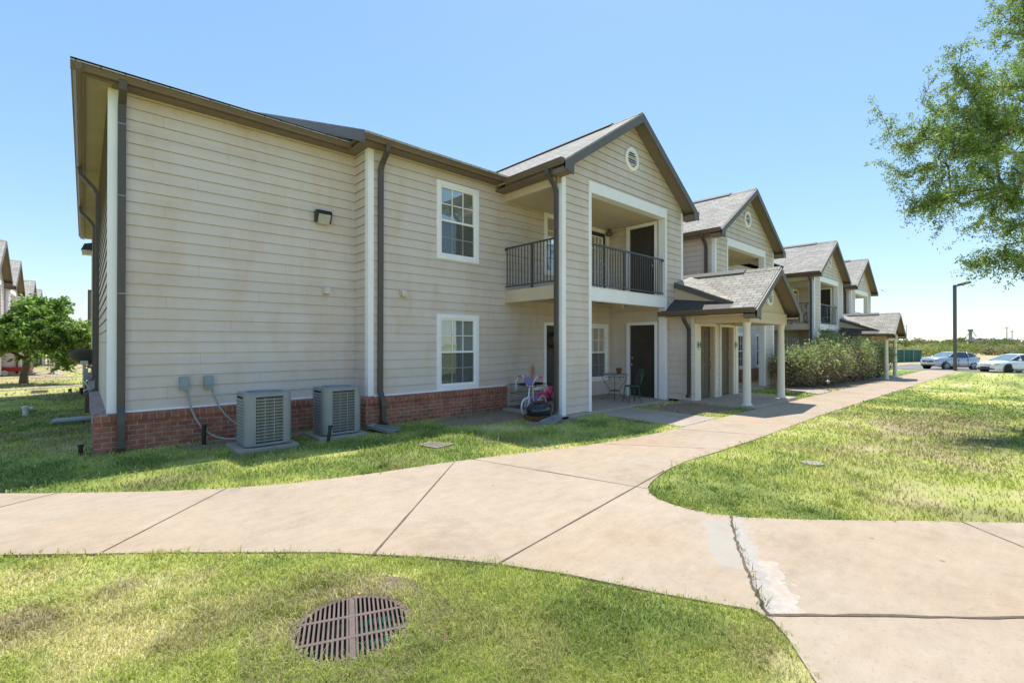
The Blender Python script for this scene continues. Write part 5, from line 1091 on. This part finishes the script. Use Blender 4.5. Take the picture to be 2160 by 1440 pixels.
    if kind == 'suv':
        m.box(fx-.12, fx+.03, -.50, .50, .66, .80); m.box(fx-.10, fx+.02, -.62, .62, .34, .46); m.build('grille', M['black'], r, T, bevel=.02)
        m = MB(); m.lathe([(.07, 0), (.09, .02), (.11, 0)], (fx+.03, 0, .73), 14, (1, 0, 0)); m.box(fx+.02, fx+.035, -.2, .2, .725, .74); m.build('badge', M['metal'], r, T)
        m = MB(); m.box(fx-.05, fx+.045, -.17, .17, .50, .60); m.build('number_plate', M['whiteplastic'], r, T)
    else:
        m.box(fx-.10, fx+.02, -.34, .34, .26, .48); m.prism([(fx+.0, .40, .26), (fx+.0, .66, .26), (fx+.0, .44, .48)], (-.2, 0, 0)); m.prism([(fx+.0, -.40, .26), (fx+.0, -.66, .26), (fx+.0, -.44, .48)], (-.2, 0, 0)); m.box(fx-.1, fx+.0, -.40, .40, .60, .645); m.build('grille', M['black'], r, T)
        m = MB(); m.lathe([(0, .02), (.07, .01), (.075, 0)], (fx+.0, 0, .63), 12, (1, 0, 0)); m.build('badge', M['silver'], r, T)
    for sgn in (-1, 1):
        m = MB(); q = Vector((fx-.22, sgn*.66, .80 if kind == 'suv' else .70)); m.ball(q, .20, .13, .065, 10, 6); m.build('headlight', M['lamp_lens'], r, T, smooth=True)
        m = MB(); m.ball((.62*s, sgn*1.0, 1.10 if kind == 'suv' else 1.0), .07, .11, .075, 10, 6); m.build('mirror', M[paint], r, T, smooth=True)
        m = MB(); m.box(-fx+.12, -fx+.4, sgn*.70, sgn*.83, .92, 1.06); m.build('taillight', M['red'], r, T, bevel=.03)
        m = MB(); m.box(.1, .14, sgn*.896, sgn*.905, .3, 1.0); m.box(-.75*s, -.71*s, sgn*.896, sgn*.905, .32, 1.0); m.box(-1.6*s, 1.6*s, sgn*.88, sgn*.90, .26, .32); m.build('door_seams', M['black'], r, T)
    return r
HD = rad(141)
car('silver-blue small sport utility car behind the lamp pole', (55.7, 4.15, g(55.7, 4)-.02), HD, 4.12, 1.77, 1.57, 'silver', 'windshield', 'suv')
car('white hatchback cut off by the right edge of the photo', (52.2, .33, g(52.2, 0)-.02), rad(139), 4.35, 1.8, 1.45, 'whitepaint', 'windshield', 'sedan')

# ------------------------------------------------------------------ trees, hedge, far land
def tubes_mesh(segs, n=5):
    # segs: list of (p0, p1, r0, r1) -> arrays
    P0 = np.array([s[0] for s in segs]); P1 = np.array([s[1] for s in segs]); r0 = np.array([s[2] for s in segs]); r1 = np.array([s[3] for s in segs])
    d = P1-P0; L = np.linalg.norm(d, axis=1)[:, None]+1e-9; d = d/L; up = np.where(np.abs(d[:, 2:3]) < .9, np.array([[0, 0, 1.]]), np.array([[1., 0, 0]]))
    a = np.cross(d, up); a /= np.linalg.norm(a, axis=1)[:, None]; b = np.cross(a, d); V = []
    P1 = P1+d*np.minimum(r1[:, None], .03)*.5
    for P_, r in ((P0, r0), (P1, r1)):
        for k in range(n): t = 2*math.pi*k/n; V.append(P_+(a*math.cos(t)+b*math.sin(t))*r[:, None])
    V = np.stack(V, 1).reshape(-1, 3); o = (np.arange(len(segs))*2*n)[:, None]
    F = np.concatenate([o+np.array([[k, (k+1) % n, (k+1) % n+n, k+n]]) for k in range(n)]); return V, F
def leaf_quads(C, L, Wd, droop, rng):
    n = len(C); th = rng.uniform(0, 2*math.pi, n); ph = rng.normal(droop, .55, n); u = np.stack([np.cos(th)*np.cos(ph), np.sin(th)*np.cos(ph), np.sin(ph)], 1)
    w_ = np.cross(u, rng.normal(0, 1, (n, 3))); w_ /= np.linalg.norm(w_, axis=1)[:, None]; l = (L*rng.uniform(.6, 1.3, n))[:, None]; w2 = (Wd*rng.uniform(.6, 1.3, n))[:, None]
    V = np.stack([C-u*l*.1, C+u*l*.45+w_*w2*.5, C+u*l, C+u*l*.45-w_*w2*.5], 1).reshape(-1, 3); return V, (np.arange(n)*4)[:, None]+np.arange(4)[None]
def skeleton(base, h0, targets, rng, wob=.12, step=.45, lead=None):
    nodes = [np.array(base, float)]; par = [-1]
    top = np.array(lead if lead is not None else [base[0], base[1], base[2]+h0]); k = max(2, int(np.linalg.norm(top-nodes[0])/.35))
    for i in range(1, k+1): nodes.append(nodes[0]+(top-nodes[0])*i/k+rng.normal(0, .02, 3)*(i < k)); par.append(i-1)
    s0 = len(nodes)-1
    order = np.argsort(np.linalg.norm(targets-top, axis=1)); tips = []
    dist = [0.0]*len(nodes)
    for i in range(1, len(nodes)): dist[i] = dist[par[i]]+np.linalg.norm(nodes[i]-nodes[par[i]])
    for t in targets[order]:
        N = np.array(nodes); D = np.linalg.norm(N-t, axis=1)+.32*np.array(dist); D[:s0] += 5*(h0 > .2); j = int(np.argmin(D)); a = nodes[j]; L = np.linalg.norm(t-a); m = max(1, int(L/step)); prev = j
        for q in range(1, m+1):
            f = q/m; p = a+(t-a)*f; p = p+rng.normal(0, wob, 3)*L*.25*(f < 1)+np.array([0, 0, .10*L*math.sin(f*math.pi)]); nodes.append(p); par.append(prev); dist.append(dist[prev]+np.linalg.norm(p-nodes[prev])); prev = len(nodes)-1
        tips.append(prev)
    cnt = np.zeros(len(nodes))
    for i in tips: cnt[i] += 1
    for i in range(len(nodes)-1, 0, -1): cnt[par[i]] += cnt[i]
    return np.array(nodes), np.array(par), cnt, tips
def in_blobs(rng, blobs, n):
    w_ = np.array([b[1][0]*b[1][1]*b[1][2] for b in blobs]); w_ = w_**.55; w_ = w_/w_.sum(); out = []
    for k in range(n):
        c, r = blobs[rng.choice(len(blobs), p=w_)]; d = rng.normal(0, 1, 3); d /= np.linalg.norm(d); out.append(np.array(c)+np.array(r)*d*rng.random()**.42)
    return np.array(out)
def tree(name, label, base, lead, blobs, ntip, nleaf, L, Wd, cols, seed, rtip=.006, pipe=.46, trunk=None, droop=-.3, spread=.28, twigs=2, mat='leaf', cat='tree', barkm='bark', extra=None):
    rng = np.random.default_rng(seed); root = thing(name, label, cat, tuple(base)); tg = in_blobs(rng, blobs, ntip)
    if extra is not None: tg = np.concatenate([tg, np.array(extra)])
    N, par, cnt, tips = skeleton(base, 1, tg, rng, lead=lead); R_ = rtip*np.maximum(cnt, 1)**pipe
    if trunk: R_[:3] = np.maximum(R_[:3], trunk); R_[0] = trunk*1.25
    segs = [(N[par[i]], N[i], R_[par[i]] if cnt[par[i]] < 3*cnt[i]+2 else R_[i]*1.3, R_[i]) for i in range(1, len(N))]
    C = []; T_ = []
    for i in tips:
        p = N[i]; q = N[par[i]]; d = p-q
        for k in range(twigs):
            s = q+d*rng.uniform(.2, 1); e = s+d/np.linalg.norm(d)*spread*rng.uniform(.3, 1.2)+rng.normal(0, spread*.55, 3); segs.append((s, e, rtip*.8, rtip*.35)); T_.append((s, e))
    T_ = np.array(T_); k = rng.integers(0, len(T_), nleaf); f = rng.uniform(.15, 1.08, nleaf)[:, None]; C = T_[k, 0]+(T_[k, 1]-T_[k, 0])*f+rng.normal(0, spread*.16, (nleaf, 3))
    V, F = tubes_mesh(segs); raw_mesh('trunk', V, F, M[barkm], root)
    V, F = leaf_quads(C, L, Wd, droop, rng); cc = np.array(cols); base_c = cc[rng.choice(len(cc), nleaf)]*rng.uniform(.75, 1.25, nleaf)[:, None]
    clump = np.random.default_rng(seed+1).uniform(.8, 1.25, len(T_))[k][:, None]; raw_mesh('crown', V, F, M[mat], root, col=np.repeat(base_c*clump, 4, 0))
    return root
def cam_pt(px, py, Z):
    Fd = Vector((math.cos(rad(YAW)), math.sin(rad(YAW)), 0)); Rd = Vector((math.sin(rad(YAW)), -math.cos(rad(YAW)), 0)); p = Fd*Z+Rd*((px-1080)/983.7*Z)
    return np.array([p.x, p.y, 1.65+(722.8-py)/983.7*Z])
# big fine-leaved tree reaching in from the right (trunk out of frame)
def R3(a, b=None, c=None): return (a, b or a, c or a)
bl = [(cam_pt(2152, 270, 10.4), (1.5, 1.5, 1.2)), (cam_pt(2082, 230, 10.2), (1.0, 1.0, .95)), (cam_pt(2032, 190, 10.3), (.55, .6, .5)), (cam_pt(2007, 310, 10.2), (.75, .8, .55)), (cam_pt(2082, 400, 10.0), (1.2, 1.2, .6)), (cam_pt(1982, 430, 9.9), (.55, .6, .28)), (cam_pt(1922, 290, 10.2), (.35, .4, .3)), (cam_pt(1952, 370, 10.1), (.4, .5, .3)),
      (cam_pt(2202, 460, 10.0), (1.2, 1.3, .7)), (cam_pt(2152, 545, 9.8), (.75, .8, .22)), (cam_pt(2182, 40, 10.2), (.6, .7, .8)), (cam_pt(2352, 300, 11), (2.2, 2.2, 2.4)), (cam_pt(2272, 120, 10.8), (1.2, 1.4, 1.2))]
ex = [cam_pt(1851, 222, 10.2), cam_pt(1864, 345, 10.1), cam_pt(1874, 268, 10.2), cam_pt(1896, 395, 10.0), cam_pt(1922, 455, 9.9), cam_pt(2032, 92, 10.3), cam_pt(2072, 90, 10.3), cam_pt(2012, 105, 10.4), cam_pt(2072, 570, 9.8), cam_pt(2057, 560, 9.8), cam_pt(2142, 582, 9.8), cam_pt(2112, 20, 10.2), cam_pt(1947, 215, 10.2), cam_pt(1967, 170, 10.2), cam_pt(1982, 480, 9.9)]
bb_ = cam_pt(2442, 722, 11.0); bb_[2] = g(bb_[0], bb_[1])-.05
tree('mesquite_tree', 'large airy fine-leaved green tree reaching into the upper right of the sky', bb_, cam_pt(2412, 520, 11.0), bl, 640, 130000, .062, .023, [(.17, .26, .06), (.23, .32, .08), (.30, .36, .11), (.19, .25, .10), (.46, .49, .28)], 5, rtip=.0042, pipe=.50, trunk=.17, droop=-.5, spread=.26, twigs=5, extra=ex)
# round tree on the left lawn
tb_ = pix(50, 808); Zt = 20.6
bl = [(cam_pt(70, 690, Zt), (1.9, 1.7, .75)), (cam_pt(20, 700, Zt), (1.4, 1.4, .75)), (cam_pt(120, 720, Zt), (1.5, 1.5, .7)), (cam_pt(80, 660, Zt), (.9, 1.0, .5)), (cam_pt(110, 650, Zt+.3), (.5, .6, .35)), (cam_pt(150, 715, Zt), (.9, .9, .75)), (cam_pt(0, 720, Zt), (1.2, 1.2, .6)), (cam_pt(175, 705, Zt), (.45, .5, .4)), (cam_pt(130, 765, Zt-.3), (.5, .5, .3)), (cam_pt(165, 745, Zt), (.5, .5, .35))]
tree('lawn_tree', 'round leafy green tree with a forked trunk on the left lawn', np.array(tb_), np.array(tb_)+np.array([.12, .05, 1.05]), bl, 330, 30000, .16, .09, [(.15, .25, .055), (.20, .31, .075), (.29, .38, .11), (.12, .19, .05), (.40, .48, .20)], 9, rtip=.010, pipe=.42, trunk=.14, spread=.30, twigs=4)
# hedge of flowering shrubs beside the sidewalk
def shrub(i, x, y, rx, ry, h, label, dry, seed):
    rng = np.random.default_rng(seed); z0 = g(x, y); root = thing('shrub', label, 'shrub', (x, y, z0), 'hedge of shrubs along the sidewalk'); n = 10500
    # lumpy crown: several overlapping domes
    lumps = [(x+rng.uniform(-.55, .55)*rx, y+rng.uniform(-.5, .5)*ry, z0+h*rng.uniform(.42, .66), rx*rng.uniform(.38, .6), ry*rng.uniform(.4, .6), h*rng.uniform(.26, .38)) for _ in range(13)]+[(x, y, z0+h*.35, rx*.85, ry*.8, h*.35)]
    k = rng.integers(0, len(lumps), n); Lm = np.array(lumps)[k]; d = rng.normal(0, 1, (n, 3)); d /= np.linalg.norm(d, axis=1)[:, None]; rr = rng.random(n)**.30*(1+.24*rng.normal(0, 1, n))
    C = Lm[:, :3]+d*Lm[:, 3:]*rr[:, None]; ok = C[:, 2] > z0+.05; C = C[ok]; V, F = leaf_quads(C, .105, .05, .2, rng); zrel = (C[:, 2]-z0)/h
    cols = np.array([(.17, .21, .12), (.24, .28, .17), (.33, .36, .25), (.28, .33, .08), (.46, .47, .37)]); col = cols[rng.choice(5, len(C))]*rng.uniform(.7, 1.3, len(C))[:, None]
    pd = dry*(rng.random(len(C)) < (1.25-zrel*1.35).clip(0, 1)*.9); col = np.where((pd > .5)[:, None], np.array((.40, .32, .24))*rng.uniform(.6, 1.3, len(C))[:, None], col)
    raw_mesh('foliage', V, F, M['leaf'], root, col=np.repeat(col, 4, 0)); segs = []
    for _ in range(110):
        a = rng.uniform(0, 6.28); r = rng.random()**.4; b0 = np.array([x+.25*math.cos(a)*rx, y+.25*math.sin(a)*ry, z0]); e = np.array([x+math.cos(a)*rx*r*1.0, y+math.sin(a)*ry*r*1.0, z0+h*rng.uniform(.35, 1.14)*(1-.22*r)]); m_ = (b0+e)/2+rng.normal(0, .12, 3); segs += [(b0, m_, .012, .009), (m_, e, .009, .004)]
        for _ in range(3): q = m_+(e-m_)*rng.random(); segs.append((q, q+rng.normal(0, .16, 3), .005, .002))
    V, F = tubes_mesh(segs, 4); raw_mesh('stems', V, F, M['twig'], root)
    m = MB()
    for _ in range(5 if i in (3, 4) else 2):
        c = lumps[int(rng.integers(0, 13))]; c = Vector((c[0]+rng.normal(0, .15), c[1]-c[4]*.4, c[2]+c[5]*1.02)); m.ball(c, .028, .028, .022, 6, 4)
    m.build('blossom', M['pink'], root)
for i, a in enumerate(((20.9, 6.15, 1.05, .9, 1.65, 'shrub at the near left end of the hedge, beside the porch column', 0.6), (22.35, 5.95, 1.15, 1.0, 1.75, 'greyish half-bare shrub with brown twigs, second from the near end of the hedge', 1), (24.05, 5.9, 1.2, 1.1, 2.0, 'brown-bottomed shrub in the near middle of the hedge', 1), (25.95, 5.85, 1.25, 1.05, 2.55, 'tallest shrub of the hedge, with a few pink blossoms on top', .8), (27.9, 5.75, 1.2, 1.05, 2.1, 'bright green shrub past the tallest one in the hedge', .8), (30.0, 5.7, 1.35, 1.05, 2.35, 'dark green shrub toward the far end of the hedge', .3), (32.3, 5.6, 1.4, 1.05, 2.0, 'shrub at the far end of the hedge by the second porch column', 0.1))): shrub(i, *a[:5], a[5], a[6], 50+i)
# dry twigs and weeds in the crack
rng = np.random.default_rng(3); n = 90; f = rng.random(n); f = np.where(rng.random(n) < .6, f, .84+rng.random(n)*.14); C = np.stack([4.53+(3.06-4.53)*f, 1.86+(1.05-1.86)*f, np.full(n, .02)], 1)+np.concatenate([rng.normal(0, .016, (n, 2)), np.zeros((n, 1))], 1)
e = C+np.concatenate([rng.normal(0, .03, (n, 2)), rng.uniform(.01, .05, (n, 1))*(1+.5*(f > .8)[:, None])], 1); s_ = rng.normal(0, 1, (n, 3)); s_ = s_/np.linalg.norm(s_, axis=1)[:, None]*.0035
V = np.stack([C-s_, C+s_, e], 1).reshape(-1, 3); F = np.arange(3*n).reshape(-1, 3); cw = np.where(rng.random((n, 1)) < .55, np.array([[.12, .17, .06]]), np.array([[.2, .14, .08]])); o = raw_mesh('crack_weeds', V, F, M['grass'], col=np.repeat(cw, 3, 0), nverts=3); tag(o, 'sparse weeds growing out of the sidewalk crack', 'weeds', kind='stuff')
# green-screened fence beyond the lot
a, b = Vector((74.5, 12.9, 0)), Vector((92, 10.0, 0)); a.z, b.z = g(a.x, a.y)-.05, g(b.x, b.y)-.05
fn = thing('screened_fence', 'long fence covered in dark green screening beyond the far end of the sidewalk', 'fence', a)
a0 = a+(a-b)*.6; m = MB(); d = (b-a0).normalized(); n_ = Vector((-d.y, d.x, 0)); prev = None
for k in range(41):
    p = a0.lerp(b, k/40)+n_*.05*math.sin(k*1.7); 
    if prev: m.add([prev, p, p+Z_*1.82, prev+Z_*1.82], [(0, 1, 2, 3)])
    prev = p
m.build('screen', M['screen'], fn)
for k in range(0, 41, 5): p = a0.lerp(b, k/40)-n_*.12; m = MB(); m.tube([p, p+Z_*1.98], .045, 8); m.build('post', M['galv'], fn)
m = MB(); m.tube([a0+Z_*1.86, b+Z_*1.86], .03, 6); m.build('top_rail', M['galv'], fn)
# distant scrub belt
def scrub():
    rng = np.random.default_rng(8); Vs, Fs, Cs = [], [], []; off = 0; cols = [(.31, .33, .12), (.36, .36, .15), (.27, .31, .11), (.21, .25, .11), (.36, .32, .18)]
    for k in range(330):
        if k < 270: ang = rad(YAW)+rng.uniform(rad(-52), rad(-26)) if k < 215 else rad(YAW)+rng.uniform(rad(38), rad(52)); Z = rng.uniform(95, 215)
        else: ang = rad(YAW)+rng.uniform(rad(-52), rad(-20)); Z = rng.uniform(215, 330)
        r = Z/math.cos(ang-rad(YAW)); x, y = r*math.cos(ang), r*math.sin(ang); z0 = g(x, y)
        h = rng.uniform(1.5, 3.2)*(1+.25*(Z > 170))*((1.1+.9*vnoise(px_ := ang*60, 0*ang, 1.0, 4)) if Z > 180 else 1); w_ = h*rng.uniform(.9, 1.9); c = np.array(cols[rng.integers(0, 5)])*rng.uniform(.8, 1.15); c = c*(.72 if Z > 180 else 1); n = 560
        lm = np.array([(x+rng.normal(0, .35*w_), y+rng.normal(0, .35*w_), z0+h*rng.uniform(.22, .70), w_*.45, w_*.45, h*.32) for _ in range(6)]); kk = rng.integers(0, 6, n); d = rng.normal(0, 1, (n, 3)); d /= np.linalg.norm(d, axis=1)[:, None]
        C = lm[kk, :3]+d*lm[kk, 3:]*(rng.random(n)**.4)[:, None]; V, F = leaf_quads(C, .55*Z/140, .36*Z/140, 0, rng); Vs.append(V); Fs.append(F+off); off += len(V); Cs.append(np.repeat(c*rng.uniform(.7, 1.3, n)[:, None], 4, 0))
    o = raw_mesh('scrub_woodland', np.concatenate(Vs), np.concatenate(Fs), M['scrub'], col=np.concatenate(Cs)); tag(o, 'belt of dusty green scrub trees along the horizon beyond the dry field', 'woodland', kind='stuff')
scrub()
# far structures beyond the scrub
def far_pt(px, Z): p = cam_pt(px, 722, Z); return Vector((p[0], p[1], -1.25))
wh = far_pt(2100, 260); wb = thing('warehouse', 'long low warehouse with a white metal roof on the horizon at right', 'warehouse', wh); TW = TR(*wh)@Matrix.Rotation(rad(YAW-90), 4, 'Z')
m = MB(); m.box(-4, 14, 0, 8, 0, 4.6); m.build('wall', M['farwall'], wb, TW); m = MB(); m.prism([(-4.6, -.6, 4.6), (14.6, -.6, 4.6), (14.6, 4, 5.5), (-4.6, 4, 5.5)], (0, 0, .3)); m.prism([(-4.6, 8.6, 4.6), (14.6, 8.6, 4.6), (14.6, 4.01, 5.5), (-4.6, 4.01, 5.5)], (0, 0, .3)); m.build('roof', M['farroof'], wb, TW)
wh = far_pt(2125, 205); wb = thing('shed', 'low white-roofed shed half hidden in the scrub at far right', 'shed', wh); TW = TR(*wh)@Matrix.Rotation(rad(YAW-90), 4, 'Z')
m = MB(); m.box(-3, 3.5, 0, 3, 0, 1.9); m.build('wall', M['farwall'], wb, TW); m = MB(); m.prism([(-3.4, -.4, 1.9), (3.9, -.4, 1.9), (3.9, 3.4, 2.3), (-3.4, 3.4, 2.3)], (0, 0, .2)); m.build('roof', M['farroof'], wb, TW)
sp = far_pt(2047, 330); el = thing('grain_elevator', 'tall thin grain elevator tower with slanting chutes on the horizon', 'grain elevator', sp); TE = TR(*sp)@Matrix.Rotation(rad(YAW-90), 4, 'Z')
m = MB(); m.box(-.65, .65, -.65, .65, 0, 12.2); m.box(-1.0, 1.0, -.9, .9, 11.2, 12.6); m.box(-1.3, 1.3, -1.1, 1.1, 11.9, 12.05); m.build('tower', M['silo'], el, TE)
m = MB(); m.lathe([(1.5, 0), (1.5, 6.2), (.3, 7.2), (0, 7.3)], (2.2, 1, 0), 18); m.build('silo', M['silo'], el, TE)
for e_ in ((-5.2, 0, 6.0), (3.3, 0, 7.3)): m = MB(); m.tube([(0, -1, 11.8), (e_[0], -1, e_[2])], .2, 6); m.build('chute', M['silo'], el, TE)
for px, Z, h, lab in ((1895, 260, 10.5, 'thin utility pole left of the scrub skyline, nearer the porch roof'), (1912, 300, 13, 'taller thin mast on the skyline between porch roof and lamp pole'), (2124, 240, 9.8, 'utility pole standing over the warehouse roof'), (2135, 260, 8.6, 'shorter utility pole right of the one over the warehouse')):
    p = far_pt(px, Z); r = thing('utility_pole', lab, 'pole', p, 'far utility poles'); m = MB(); m.tube([p, p+Z_*(h+1.5)], [.22, .12], 6); m.build('pole', M['bark'], r); m = MB(); q = Vector((math.sin(rad(YAW)), -math.cos(rad(YAW)), 0)); m.tube([p+Z_*(h+.6)-q*1.4, p+Z_*(h+.6)+q*1.4], .12, 4); m.build('crossarm', M['bark'], r)
# bird
p = Vector(cam_pt(1861, 612, 40)); bd = MB(); bd.ball(p, .14, .05, .05, 8, 6); ob = bd.build('bird', M['black'], smooth=True); tag(ob, 'small dark bird flying in the sky right of the gables', 'bird'); q = MB()
q.prism([p+Vector((.08, 0, .02)), p+Vector((-.06, 0, .02)), p+Vector((-.22, .30, .26)), p+Vector((-.10, .3, .26))], (0, .01, .012)); q.build('wing', M['black'], ob); q = MB(); q.prism([p+Vector((.08, 0, .02)), p+Vector((-.06, 0, .02)), p+Vector((-.05, -.28, -.20)), p+Vector((.06, -.28, -.20))], (0, -.01, .012)); q.build('wing', M['black'], ob)
# bicycle and chair on the far balcony, barbecue on the second porch
T3 = TR(27.2, 7.7, 2.62)@Matrix.Rotation(rad(-60), 4, 'Z'); b2 = thing('bicycle', 'white-framed bicycle parked on the upper balcony of the third gable', 'bicycle', (27.2, 7.7, 2.62))
for cx in (-.5, .5): m = MB(); m.tube([Vector((cx+.31*math.cos(a), 0, .32+.31*math.sin(a))) for a in np.linspace(0, 6.283, 25)], .02, 6, False); m.build('wheel', M['tyre'], b2, T3)
m = MB(); m.tube([(-.5, 0, .32), (-.15, 0, .75), (.32, 0, .78), (.0, 0, .30), (-.15, 0, .75)], .025, 6); m.tube([(-.5, 0, .32), (0, 0, .3)], .02, 6); m.tube([(.32, 0, .78), (.5, 0, .32)], .03, 6); m.build('frame', M['whiteplastic'], b2, T3); m = MB(); m.tube([(.30, -.28, 1.0), (.28, 0, .95), (.30, .28, 1.0)], .018, 6); m.tube([(.28, 0, .95), (.33, 0, .75)], .018, 6); m.build('handlebar', M['black'], b2, T3); m = MB(); m.box(-.3, -.08, -.06, .06, .84, .89); m.tube([(-.18, 0, .85), (-.15, 0, .7)], .018, 6); m.build('saddle', M['black'], b2, T3)
c2 = thing('folding_chair', 'blue folding chair behind the front balcony railing of the third gable', 'chair', (29.9, 7.4, 2.62)); q = Vector((29.9, 7.4, 2.62))
m = MB(); m.prism([q+Vector((-.28, .1, .42)), q+Vector((.28, .1, .42)), q+Vector((.28, .3, 1.0)), q+Vector((-.28, .3, 1.0))], (0, .03, 0)); m.prism([q+Vector((-.28, -.3, .42)), q+Vector((.28, -.3, .42)), q+Vector((.28, .1, .40)), q+Vector((-.28, .1, .40))], (0, 0, .03)); m.build('fabric', M['teal'], c2)
for sx in (-.28, .28): m = MB(); m.tube([q+Vector((sx, -.3, 0)), q+Vector((sx, .2, .6))], .015, 5); m.tube([q+Vector((sx, .25, 0)), q+Vector((sx, -.28, .42))], .015, 5); m.build('leg', M['galv'], c2)
gr = thing('barbecue', 'dark barbecue cart on the second porch behind the white columns', 'barbecue', (18.4, 7.7, -.05)); q = Vector((18.4, 7.7, -.05))
m = MB(); m.box(q.x-.55, q.x+.55, q.y-.25, q.y+.25, q.z+.12, q.z+.78); m.build('cabinet', M['rot'], gr, bevel=.02); m = MB(); m.tube([q+Vector((-.5, 0, .86)), q+Vector((.5, 0, .86))], .24, 14); m.build('lid', M['black'], gr); m = MB(); m.box(q.x-.9, q.x-.56, q.y-.2, q.y+.2, q.z+.76, q.z+.80); m.build('side_shelf', M['galv'], gr)
